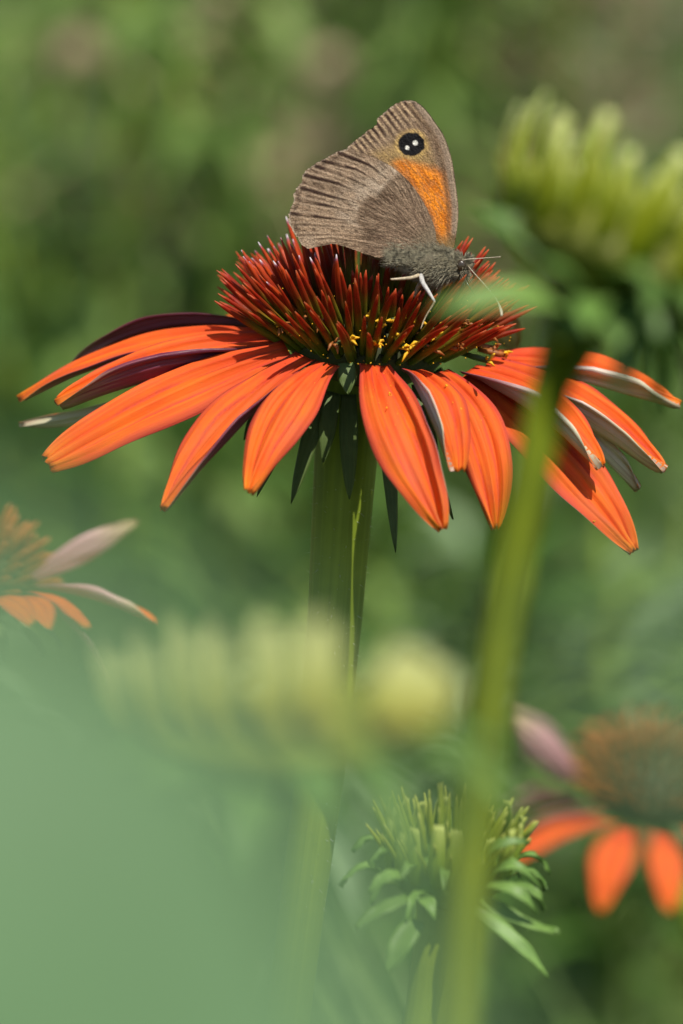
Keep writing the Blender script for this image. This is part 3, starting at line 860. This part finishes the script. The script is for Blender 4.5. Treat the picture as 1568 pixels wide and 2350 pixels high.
    limb('leg', [(1062, 1356, d - 4.6), (1045, 1390, d - 4.4), (1005, 1455, d - 4.2), (972, 1535, d - 4.4)], [.12, .10, .08, .06], LEG2)
    limb('leg', [(960, 1190, d - 0.6), (915, 1205, d - 2.0), (850, 1212, d - 3.0), (780, 1216, d - 3.4)], [.26, .22, .18, .11], LEG2)
    limb('leg', [(1080, 1200, d + 1.5), (1100, 1260, d + 2.6), (1080, 1330, d + 3.2)], [.34, .28, .15], LEG2)
    limb('leg', [(1010, 1200, d + 1.5), (960, 1260, d + 2.6), (930, 1330, d + 3.2)], [.34, .28, .15], LEG2)
    limb('palp', [(1262, 1150, d + 0.2), (1292, 1132, d - 0.1), (1312, 1105, d - 0.2)], [.28, .26, .08], BODY)
    limb('palp', [(1262, 1150, d + 1.6), (1296, 1136, d + 1.8), (1318, 1112, d + 1.9)], [.28, .26, .08], BODY)
    ANT = flat_mat('antenna_buff', (0.45, 0.38, 0.27), 0.5, 0.4, 0, 6000)
    a1 = limb('antenna', [(1218, 1100, d + 0.2), (1275, 1088, d - 0.4), (1340, 1083, d - 0.6), (1415, 1077, d - 0.9), (1485, 1072, d - 1.3)], [.085, .075, .06, .05, .05], ANT, 30)
    a2 = limb('antenna', [(1262, 1112, d + 0.6), (1310, 1170, d - 2), (1370, 1235, d - 4), (1430, 1305, d - 6), (1468, 1365, d - 7.4), (1488, 1420, d - 8.4), (1492, 1452, d - 8.8)], [.065, .055, .05, .05, .07, .19, .12], ANT, 40)
    limb('proboscis', [(1250, 1180, d), (1262, 1225, d - 1.0), (1292, 1275, d - 1.2), (1330, 1330, d + 0.5)], [.10, .09, .08, .06], EYE, 20)
butterfly()

# ================================================================== young green coneflowers
def green_head(root, O, axis, R, hb, ray, bracts, nspk, spk_len, seed, cone_mat=None, spk_mat=None, bract_mat=None, ray_mat=None, under=4.0, spk_r=0.6, bare=None):
    """young head. ray = (n, length, width, lean deg, phase); bracts = list of (n, len, width, out deg, droop, row height)"""
    rr = random.Random(seed); x, y, a = basis(axis)
    V, Fc = dome(O, axis, R, hb, under, 28)
    cone = obj('cone', mesh('cone', V, Fc), cone_mat or CONE_Y, root)
    spines_on(cone, O, axis, R, hb, nspk, spine_meshes('spike', spk_len, spk_r, 3, 0.05, seed, 0.25), spk_mat or SPINE_YOUNG, 88, 0.45, 0.8, 1.15, seed + 1, None, 'spike')
    n, ln, wd_, lean, ph = ray
    for i in range(n):
        t = 2 * pi * i / n + ph + rr.uniform(-.12, .12); ring = x * cos(t) + y * sin(t)
        b = O + ring * (R * 0.98 * MM) - a * (0.3 * MM)
        le = radians(lean + rr.uniform(-9, 9)); l = ln * rr.uniform(0.74, 1.12)
        tip = b + (ring * sin(le) + a * cos(le)) * (l * MM)
        me = petal_mesh('petal', b, tip, wd_ * rr.uniform(0.85, 1.15), -0.08 * l, 0, 0.6, 0.6, up=-ring, seed=seed * 50 + i, nu=10, nv=8, thick=0.3, tip_w=0.5, base_w=0.6, wav=0.1)
        obj('petal', me, [ray_mat or RAY_Y] * 2, root)
    k = 0
    for (n, bl, bw, out, droop, hgt) in bracts:
        ph2 = rr.uniform(0, 6.28)
        for i in range(n):
            t = 2 * pi * i / n + ph2 + rr.uniform(-.2, .2); ring = x * cos(t) + y * sin(t)
            if bare is not None and ring.x < bare: continue
            b = O + ring * (R * (0.92 if hgt > -2 else 0.7) * MM) + a * (hgt * MM)
            o = radians(out + rr.uniform(-12, 12)); l = bl * rr.uniform(0.8, 1.2)
            tip = b + (ring * sin(o) + a * cos(o)) * (l * MM)
            me = petal_mesh('bract', b, tip, bw * rr.uniform(.85, 1.15), droop, rr.uniform(-12, 12), 0.35, 0.35, up=a if out < 150 else ring, seed=seed * 90 + k, nu=12, nv=6,
                            thick=0.4, tip_w=0.08, base_w=0.85, peak=0.35, notch=0, wav=0.4, ribs=0.08)
            obj('bract', me, [bract_mat or BRACT_L] * 2, root); k += 1
    return cone

def extra_bracts(root, L, mat, seed):
    for i, (bx, by, bd, tx, ty, td, w, ar) in enumerate(L):
        me = petal_mesh('bract', W(bx, by, bd), W(tx, ty, td), w, ar, 0, 0.3, 0.3, up=Vector((0, -0.5, 0.85)), seed=seed + i, nu=14, nv=6, thick=0.4, tip_w=0.08, base_w=0.8, peak=0.35, notch=0, wav=0.3, ribs=0.08)
        obj('bract', me, [mat] * 2, root)

def young_top():
    O = W(1432, 615, -132); ax = Vector((0.40, 0.20, 0.88)).normalized()
    pts = [O - ax * 4.5 * MM, W(1310, 735, -133), W(1276, 850, -138), W(1228, 1050, -146), W(1165, 1350, -152), W(1112, 1700, -158), W(1080, 2050, -165), W(1062, 2420, -175)]
    root = thing('young_coneflower', 'yellow green unopened coneflower whose thick stem crosses in front of the orange petals', 'flower', Vector((pts[-1].x, pts[-1].y, 0)))
    stem_part(root, pts, [2.6, 2.0, 1.75, 1.65, 1.62, 1.65, 1.65, 1.65], seg=20, n=60, mat=STEM_Y)
    green_head(root, O, ax, 11.5, 4.0, (32, 10.5, 2.1, 9, 0.3), [(12, 9, 3.0, 108, 1.2, -1.0), (10, 10, 3.2, 140, 1.2, -3.0)], 60, 5.0, 31, ray_mat=RAY_O, bare=-0.35)
    extra_bracts(root, [(1330, 655, -138, 1085, 478, -136, 3.2, 1.4), (1320, 700, -138, 985, 712, -142, 3.6, 1.4), (1345, 690, -142, 1235, 600, -148, 3.6, 1.0), (1360, 690, -142, 1350, 760, -152, 3.4, 1.2),
                        (1370, 690, -140, 1465, 872, -140, 3.2, 1.2), (1400, 670, -140, 1590, 840, -138, 3.4, 1.4), (1410, 640, -142, 1480, 640, -150, 3.2, 1.0)], BRACT_L, 900)
    extra_bracts(root, [(1390, 700, -142, 1420, 800, -148, 3.2, 1.0), (1440, 690, -142, 1520, 780, -146, 3.2, 1.2), (1460, 660, -142, 1600, 720, -142, 3.2, 1.2), (1350, 720, -140, 1300, 780, -146, 2.8, 1.0)], BRACT_L, 930)
young_top()

def young_front():
    O = W(655, 1640, -206); ax = Vector((0.03, 0.02, 1)).normalized()
    pts = [O - ax * 4 * MM, W(640, 1860, -206), W(600, 2100, -205), W(560, 2420, -203)]
    root = thing('young_coneflower', 'pale yellow green coneflower bud, strongly blurred, in front of the main stem', 'flower', Vector((pts[-1].x, pts[-1].y, 0)))
    stem_part(root, pts, [2.4, 1.8, 1.7, 1.7], seg=16, n=40, mat=STEM_Y)
    green_head(root, O, ax, 9.6, 0.8, (0, 4.6, 3.6, 10, 0.35), [(12, 8, 2.6, 105, 1.0, -1.0), (10, 9, 2.8, 130, 1.2, -2.5)], 40, 1.0, 47, bract_mat=BRACT_L)
    # the short young rays, uneven
    for i, (bx, by, tx, ty, dz, w) in enumerate([(330, 1640, 262, 1475, 0, 2.6), (385, 1640, 345, 1455, -4, 1.9), (465, 1650, 430, 1425, -6, 1.9), (535, 1650, 512, 1435, -8, 1.9), (645, 1660, 625, 1425, -9, 2.8),
                                             (745, 1660, 735, 1425, -9, 2.9), (915, 1675, 940, 1500, -7, 4.2), (965, 1665, 1005, 1540, -3, 3.2), (600, 1640, 590, 1560, 9, 3.0), (480, 1640, 470, 1570, 8, 3.0)]):
        me = petal_mesh('petal', W(bx, by, -206 + dz), W(tx, ty - 12, -201 + dz * 0.6), w, 0.3, 0, 0.5, 0.5, up=Vector((0, -1, 0.2)), seed=970 + i, nu=10, nv=8, thick=0.3, tip_w=0.5, base_w=0.7, wav=0.1)
        obj('petal', me, [RAY_Y] * 2, root)
young_front()

def young_low():
    O = W(1030, 1990, -35); ax = Vector((0.05, -0.05, 1)).normalized()
    pts = [O - ax * 5 * MM, W(1010, 2140, -35), W(985, 2300, -35), W(965, 2420, -35)]
    root = thing('young_coneflower', 'small green coneflower bud with curling bracts, sharpest of the green buds', 'flower', Vector((pts[-1].x, pts[-1].y, 0)))
    stem_part(root, pts, [3.4, 2.6, 2.4, 2.4], seg=16, n=40)
    green_head(root, O, ax, 6.8, 3.0, (20, 7.0, 2.1, 4, 0.1), [(11, 4.4, 1.3, 82, 2.0, 0.6), (9, 5.0, 1.4, 105, 2.0, -1.4)], 80, 6.0, 53,
               cone_mat=BRACT_L, spk_r=0.35, ray_mat=RAY_G)
    extra_bracts(root, [(1120, 1990, -41, 1215, 1935, -43, 1.5, 2.4), (1125, 2010, -41, 1240, 2035, -43, 1.6, 2.6), (1120, 2030, -42, 1235, 2100, -44, 1.6, 1.8), (1110, 2060, -42, 1284, 2136, -45, 1.8, -1.0),
                        (1100, 2090, -43, 1262, 2245, -45, 1.8, 0.8), (1090, 2085, -43, 1232, 2200, -43, 1.5, 0.8), (960, 2110, -44, 890, 2232, -46, 2.7, 0.8), (940, 2060, -43, 820, 2130, -45, 1.7, 0.8), (930, 2010, -42, 850, 2050, -44, 1.7, 1.6),
                        (970, 2060, -44, 1000, 2110, -47, 1.7, 1.0)], BRACT_L, 950)
young_low()

# ================================================================== other open coneflowers
def open_flower(label, O, ax, R, hb, petals, stem_pts, stem_r, nsp, seed, spl=6.0):
    root = thing('coneflower', label, 'flower', Vector((stem_pts[-1].x, stem_pts[-1].y, 0)))
    stem_part(root, stem_pts, stem_r, seg=16, n=40)
    V, Fc = dome(O, ax, R, hb, 4.5, 28)
    cone = obj('cone', mesh('cone', V, Fc), CONE_CORE, root)
    spines_on(cone, O, ax, R, hb, nsp, spine_meshes('spine', spl, 0.6, 3, 0.05, seed), SPINE_DULL, 92, 0.74, 0.85, 1.1, seed, None)
    for i, (bx, by, bd, tx, ty, td, w, ar, ro, kp, km, um) in enumerate(petals):
        me = petal_mesh('petal', W(bx, by, bd), W(tx, ty, td), w, ar, ro, kp, km, seed=seed + i, nu=20, nv=12)
        obj('petal', me, [ORANGE, um], root)
    x, y, a = basis(ax); rr = random.Random(seed)
    for i in range(12):
        t = 2 * pi * i / 12; ring = x * cos(t) + y * sin(t); b = O + ring * (R * .8 * MM) - a * (2 * MM)
        me = petal_mesh('bract', b, b + (ring * 0.8 - a * 0.7) * (8 * MM), 2.4, 1.0, 0, -.2, -.2, seed=seed * 7 + i, nu=10, nv=6, tip_w=.08, base_w=.8, peak=.4, notch=0)
        obj('bract', me, [BRACT, BRACT], root)
SPINE_DULL = mat_spine('spine_brown', [(0.0, (0.10, 0.09, 0.015)), (0.4, (0.30, 0.12, 0.02)), (0.8, (0.48, 0.17, 0.03)), (1.0, (0.52, 0.24, 0.10))], 0.5)

OL = W(-75, 1345, 62)
open_flower('faded orange coneflower with one pink petal sticking up above the other drooping petals', OL, Vector((0.1, 0, 1)).normalized(), 8.2, 6.5, [
    (70, 1335, 58, 318, 1194, 56, 3.4, 0.2, 95, 0.3, 0.3, PINK),
    (85, 1350, 58, 356, 1434, 56, 6.0, 1.0, -4, 2.4, 0.1, PINK),
    (70, 1365, 54, 200, 1446, 50, 5.0, 1.4, 20, -0.4, 0.3, PINK),
    (40, 1375, 52, 110, 1450, 44, 5.0, 1.4, 0, 0.2, 0.2, PINK),
    (-20, 1380, 51, 70, 1440, 42, 5.0, 1.4, 0, 0.2, 0.2, PINK),
    (75, 1372, 58, 264, 1606, 52, 3.2, 2.2, 50, 0.4, 0.6, PINK),
    (-100, 1372, 52, -160, 1500, 42, 5.5, 2.0, 0, 0.2, 0.2, PINK),
    (-180, 1345, 58, -420, 1440, 54, 5.5, 2.0, 0, 0.2, 0.2, PINK),
    (-160, 1310, 66, -400, 1340, 74, 5.5, 2.0, 0, 0.2, 0.2, PINK)],
    [OL - Vector((0, 0, 4 * MM)), W(-60, 1600, 62), W(-90, 2000, 62), W(-110, 2420, 62)], [3.2, 2.4, 2.3, 2.3], 90, 101)

OR = W(1490, 1810, 212)
open_flower('blurred orange coneflower with drooping petals, beside the small curling green bud', OR, Vector((0.08, -0.05, 1)).normalized(), 10.5, 7.5, [
    (1325, 1790, 208, 1160, 1632, 204, 6.4, 0.3, -80, 0.5, 0.5, PINK),
    (1330, 1825, 206, 1120, 1868, 204, 5.0, 0.8, -60, 0.5, 0.5, UNDER),
    (1375, 1858, 202, 1140, 1930, 196, 5.5, 0.8, -40, 0.3, 0.4, PINK),
    (1400, 1875, 200, 1160, 1985, 190, 6.4, 1.6, 0, 0.2, 0.2, PINK),
    (1440, 1895, 198, 1380, 2092, 186, 7.4, 2.6, 0, 0.2, 0.2, PINK),
    (1520, 1905, 198, 1536, 2095, 186, 7.0, 2.6, 22, -0.9, 0.2, CREAM),
    (1590, 1890, 200, 1680, 2060, 190, 7.0, 2.6, 0, 0.2, 0.2, PINK),
    (1640, 1850, 206, 1860, 1950, 202, 7.0, 2.6, 0, 0.2, 0.2, PINK),
    (1640, 1800, 214, 1880, 1830, 220, 7.0, 2.6, 0, 0.2, 0.2, PINK)],
    [OR - Vector((0, 0, 4 * MM)), W(1540, 2000, 212), W(1640, 2200, 214), W(1760, 2420, 216)], [3.2, 2.4, 2.3, 2.3], 110, 131, 6.5)

# ================================================================== leafy plants
def leaf_geo(B, d, up, L, w, nu=8, droop=0.25, fold=0.25, r=None, serr=0.0):
    """a lance leaf with folded midrib, thin but closed: top and bottom sheets"""
    d = d.normalized(); s = d.cross(up); s = s.normalized() if s.length > 1e-4 else Vector((1, 0, 0)); n = s.cross(d)
    V = []; Fc = []
    for i in range(nu + 1):
        u = i / nu
        hw = 0.5 * w * (math.sin(pi * min(1, u ** 0.75)) ** 0.8 if 0 < u < 1 else 0.04)
        c = B + d * (L * u * (1 - 0.12 * droop * u)) - Vector((0, 0, 1)) * (droop * L * u * u) + n * (0.10 * L * sin(pi * u))
        e = n * (fold * hw)
        V += [c - s * hw + e, c - n * (0.0), c + s * hw + e]
    for i in range(nu):
        a = i * 3; Fc += [(a, a + 1, a + 4, a + 3), (a + 1, a + 2, a + 5, a + 4)]
    return V, Fc

def leafy_plant(name, label, base, h, nst, leaf_l, leaf_w, mat, seed, spread=0.12, dens=60, cat='plant', group=None, top_mat=None, tops=0):
    rr = random.Random(seed); base = Vector(base)
    root = thing(name, label, cat, base, group); parts = []; tp = []
    for k in range(nst):
        a = rr.uniform(0, 2 * pi); q = rr.uniform(0.2, 1) * spread
        top = base + Vector((cos(a) * q * 1.7, sin(a) * q * 1.7, h * rr.uniform(0.75, 1.08)))
        P = spline([base + Vector((cos(a) * q * .35, sin(a) * q * .35, -0.01)), base.lerp(top, 0.5) + Vector((cos(a), sin(a), 0)) * q * 0.3, top], 12)
        V, Fc = tube(P, lerp_list([0.004, 0.0032, 0.0018], 12), 7)
        obj('stem', mesh('stem', V, Fc), STEM if mat is not DRY else DRY, root)
        for j in range(dens):
            u = rr.uniform(0.12, 1.0); i = min(int(u * 11), 10); p = P[i].lerp(P[i + 1], u * 11 - i)
            b = rr.uniform(0, 2 * pi); dd = Vector((cos(b), sin(b), rr.uniform(0.0, 0.9)))
            sc = rr.uniform(0.6, 1.2) * (1.15 - 0.5 * u)
            parts.append(leaf_geo(p, dd, Vector((0, 0, 1)), leaf_l * sc, leaf_w * sc, 6, rr.uniform(0.1, 0.6), 0.3))
        if tops:
            tp.append((P[-1], (P[-1] - P[-2]).normalized()))
    V, Fc = join(parts)
    f = obj('foliage', mesh('foliage', V, Fc), mat, root); f['kind'] = 'stuff'
    for p, d in tp:
        V, Fc = dome(p, d, 13, 14, 6, 14); o = obj('seed_head', mesh('seed_head', V, Fc), top_mat, root)
    return root

def G(px, dist):
    """ground point seen in the direction of photo column px, dist metres from the camera"""
    p = CAM + FWD * dist + RGT * ((px - 784) / FPX * dist)
    return Vector((p.x, p.y, 0))

BGP = [
    # px, dist, height, stems, leaf length, width, material, spread, density, name, label
    (20, 2.1, 0.86, 8, .15, .050, LEAF_Y, .20, 60, 'leafy_plant', 'sunlit yellow green leafy plant, blurred, the brightest behind the flower'),
    (110, 3.1, 0.92, 9, .15, .045, LEAF_Y, .22, 60, 'leafy_plant', 'tall yellow green leafy plant, blurred, right behind the brightest plant'),
    (330, 2.6, 0.74, 8, .15, .045, LEAF_Y, .20, 60, 'leafy_plant', 'second yellow green leafy clump, blurred, behind the deep green one'),
    (500, 1.9, 0.58, 7, .14, .040, LEAF_D, .14, 60, 'leafy_plant', 'deep green leafy clump, blurred, behind the left petals'),
    (730, 2.5, 0.86, 6, .15, .040, LEAF_D, .09, 60, 'leafy_plant', 'tall dark green leafy plant, blurred, straight behind the butterfly'),
    (1000, 2.2, 0.60, 7, .14, .045, LEAF, .16, 55, 'leafy_plant', 'mid green leafy clump, blurred, behind the cone'),
    (1240, 2.9, 0.80, 6, .13, .050, LEAF_G, .14, 45, 'leafy_plant', 'grey green leafy plant, blurred, between the brown dry stalks'),
    (1520, 2.3, 0.56, 7, .14, .045, LEAF, .16, 60, 'leafy_plant', 'mid green leafy clump, blurred, behind the right petals'),
    (150, 1.7, 0.42, 6, .13, .045, LEAF_G, .12, 45, 'leafy_plant', 'low grey green plant, blurred, behind the faded coneflower'),
    (1000, 1.6, 0.46, 6, .13, .040, LEAF_D, .10, 60, 'leafy_plant', 'low dark green clump, blurred, behind the small green bud'),
    (1560, 1.6, 0.42, 6, .13, .045, LEAF_Y, .12, 50, 'leafy_plant', 'low yellow green plant, blurred, behind the drooping orange petals'),
    (620, 1.7, 0.42, 6, .13, .045, LEAF_G, .12, 50, 'leafy_plant', 'low grey green clump, blurred, behind the main stem'),
]
for i, (px, ds, h, ns, ll, lw, m, sp, dn, nm, lb) in enumerate(BGP):
    leafy_plant(nm, lb, G(px, ds), h, ns + 3, ll * 0.55, lw * 0.34, m, 200 + i, sp * 1.25, int(dn * 1.5))
for i, (px, ds, h, lb) in enumerate([(880, 3.1, 0.84, 'dry brown stalks with seed heads, blurred, beside the tall dark green plant'), (1400, 3.0, 0.80, 'dry brown stalks with seed heads, blurred, beside the grey green plant'),
                                     (300, 2.4, 0.52, 'dry brown stalks with seed heads, blurred, behind the purple petal')]):
    leafy_plant('dry_stalks', lb, G(px, ds), h * 1.06, 14, .08, .013, DRY, 300 + i, .18 if i < 2 else .09, 90, 'plant', 'dry stalks behind the flower', DRY, 1)

# hedge-like shrubs farther back, so that the garden closes the view
for i in range(9):
    x = -4.4 + i * 1.1
    leafy_plant('shrub', 'dense leafy shrub at the back of the garden, behind the grass',
                (x, 9.2 + 0.7 * (i % 2), 0), 1.9 + 0.3 * (i * 7 % 3), 10, .16, .06, (LEAF, LEAF, LEAF_Y)[i % 3], 400 + i, .45, 150, 'shrub', 'shrubs at the back of the garden')

# grass
def grass():
    rr = random.Random(5); V = []; Fc = []
    for k in range(60000):
        y = 0.3 + 8.7 * rr.random() ** 1.35; x = rr.uniform(-0.4, 0.4) * (0.8 + 0.75 * y)
        h = rr.uniform(0.12, 0.42) * (1 if y < 1.6 else 1.15); a = rr.uniform(0, 2 * pi); w = 0.004 + 0.0012 * y
        lx, ly = rr.gauss(0, .45) * h, rr.gauss(0, .45) * h
        o = len(V); ca, sa = cos(a) * w, sin(a) * w
        V += [(x - ca, y - sa, 0), (x + ca, y + sa, 0), (x + lx * .35 + ca * .8, y + ly * .35 + sa * .8, h * .6), (x + lx * .35 - ca * .8, y + ly * .35 - sa * .8, h * .6), (x + lx, y + ly, h * .92)]
        Fc += [(o, o + 1, o + 2, o + 3), (o + 3, o + 2, o + 4)]
    g = obj('grass', mesh('grass', V, Fc), GRASS); g['kind'] = 'stuff'
    tag(g, 'long green grass growing between the garden plants', 'grass')
grass()

# ================================================================== the plants right in front of the lens
def near_leaf(root, name, pts, w, seed, mat, roll=0, nu=24):
    """a broad leaf along pts (world), w in mm"""
    P = spline(pts, nu + 1); T, N = frames(P, Vector((0, -0.55, 0.83)))
    V = []; r = random.Random(seed)
    for i in range(nu + 1):
        u = i / nu; hw = 0.5 * w * MM * max(0.03, sin(pi * min(1, 0.04 + 0.96 * u) ** 0.8) ** 0.75)
        s = T[i].cross(N[i])
        for j in range(9):
            v = j / 4 - 1
            V.append(P[i] + s * (hw * v) + N[i] * (0.18 * hw * abs(v) + 0.3 * MM * sin(5 * v + 9 * u)))
    n = len(V); B = [p - N[i // 9] * 0.35 * MM for i, p in enumerate(V)]; Fc = []
    for i in range(nu):
        for j in range(8):
            a, b, c, d = i * 9 + j, i * 9 + j + 1, (i + 1) * 9 + j + 1, (i + 1) * 9 + j
            Fc += [(a, b, c, d), (n + d, n + c, n + b, n + a)]
    for i in range(nu):
        Fc += [(i * 9, (i + 1) * 9, n + (i + 1) * 9, n + i * 9), ((i + 1) * 9 + 8, i * 9 + 8, n + i * 9 + 8, n + (i + 1) * 9 + 8)]
    return obj('leaf', mesh('leaf', V + B, Fc), mat, root)
LEAF_N = mat_plant('near_leaf_green', (0.068, 0.135, 0.052), (0.09, 0.165, 0.07), 0.6, 0.15, 120, spec=0.25)

def near_plants():
    # left: stalk outside the frame, leaves reaching into the lower left of the view
    z = -415
    sp = [W(-3200, 1500, z), W(-3100, 2600, z), W(-3000, 3600, z)]
    root = thing('leafy_stalk', 'broad soft green leaves close up, a pale veil over the strongly blurred bud', 'plant', Vector((sp[-1].x, sp[-1].y, 0)))
    stem_part(root, sp, [2.2, 2.4, 2.6], seg=12, n=30)
    near_leaf(root, 'leaf', [W(-3080, 2500, z), W(-1800, 2000, z), W(-700, 1900, z), W(0, 2090, z), W(380, 2440, z), W(780, 2740, z), W(1250, 3080, z)], 16, 1, LEAF_N)
    near_leaf(root, 'leaf', [W(-3140, 2300, z - 4), W(-2500, 1500, z - 4), W(-1900, 900, z - 6)], 11, 2, LEAF_N)
    near_leaf(root, 'leaf', [W(-3050, 3000, z + 4), W(-1500, 3000, z + 4), W(200, 3350, z + 4), W(1100, 4000, z + 4)], 16, 3, LEAF_N)
    z = -405
    sp = [W(3500, 1300, z), W(3480, 2400, z), W(3400, 3600, z)]
    root = thing('leafy_stalk', 'single pale green leaf close up, blurring the orange coneflower with drooping petals', 'plant', Vector((sp[-1].x, sp[-1].y, 0)))
    stem_part(root, sp, [2.2, 2.4, 2.6], seg=12, n=30)
    near_leaf(root, 'leaf', [W(3490, 2000, z), W(2700, 1640, z), W(2000, 1590, z), W(1230, 1640, z)], 9.5, 4, LEAF_N)
    near_leaf(root, 'leaf', [W(3490, 1600, z - 4), W(4000, 1200, z - 4), W(4500, 1000, z - 4)], 9, 5, LEAF_N)
near_plants()
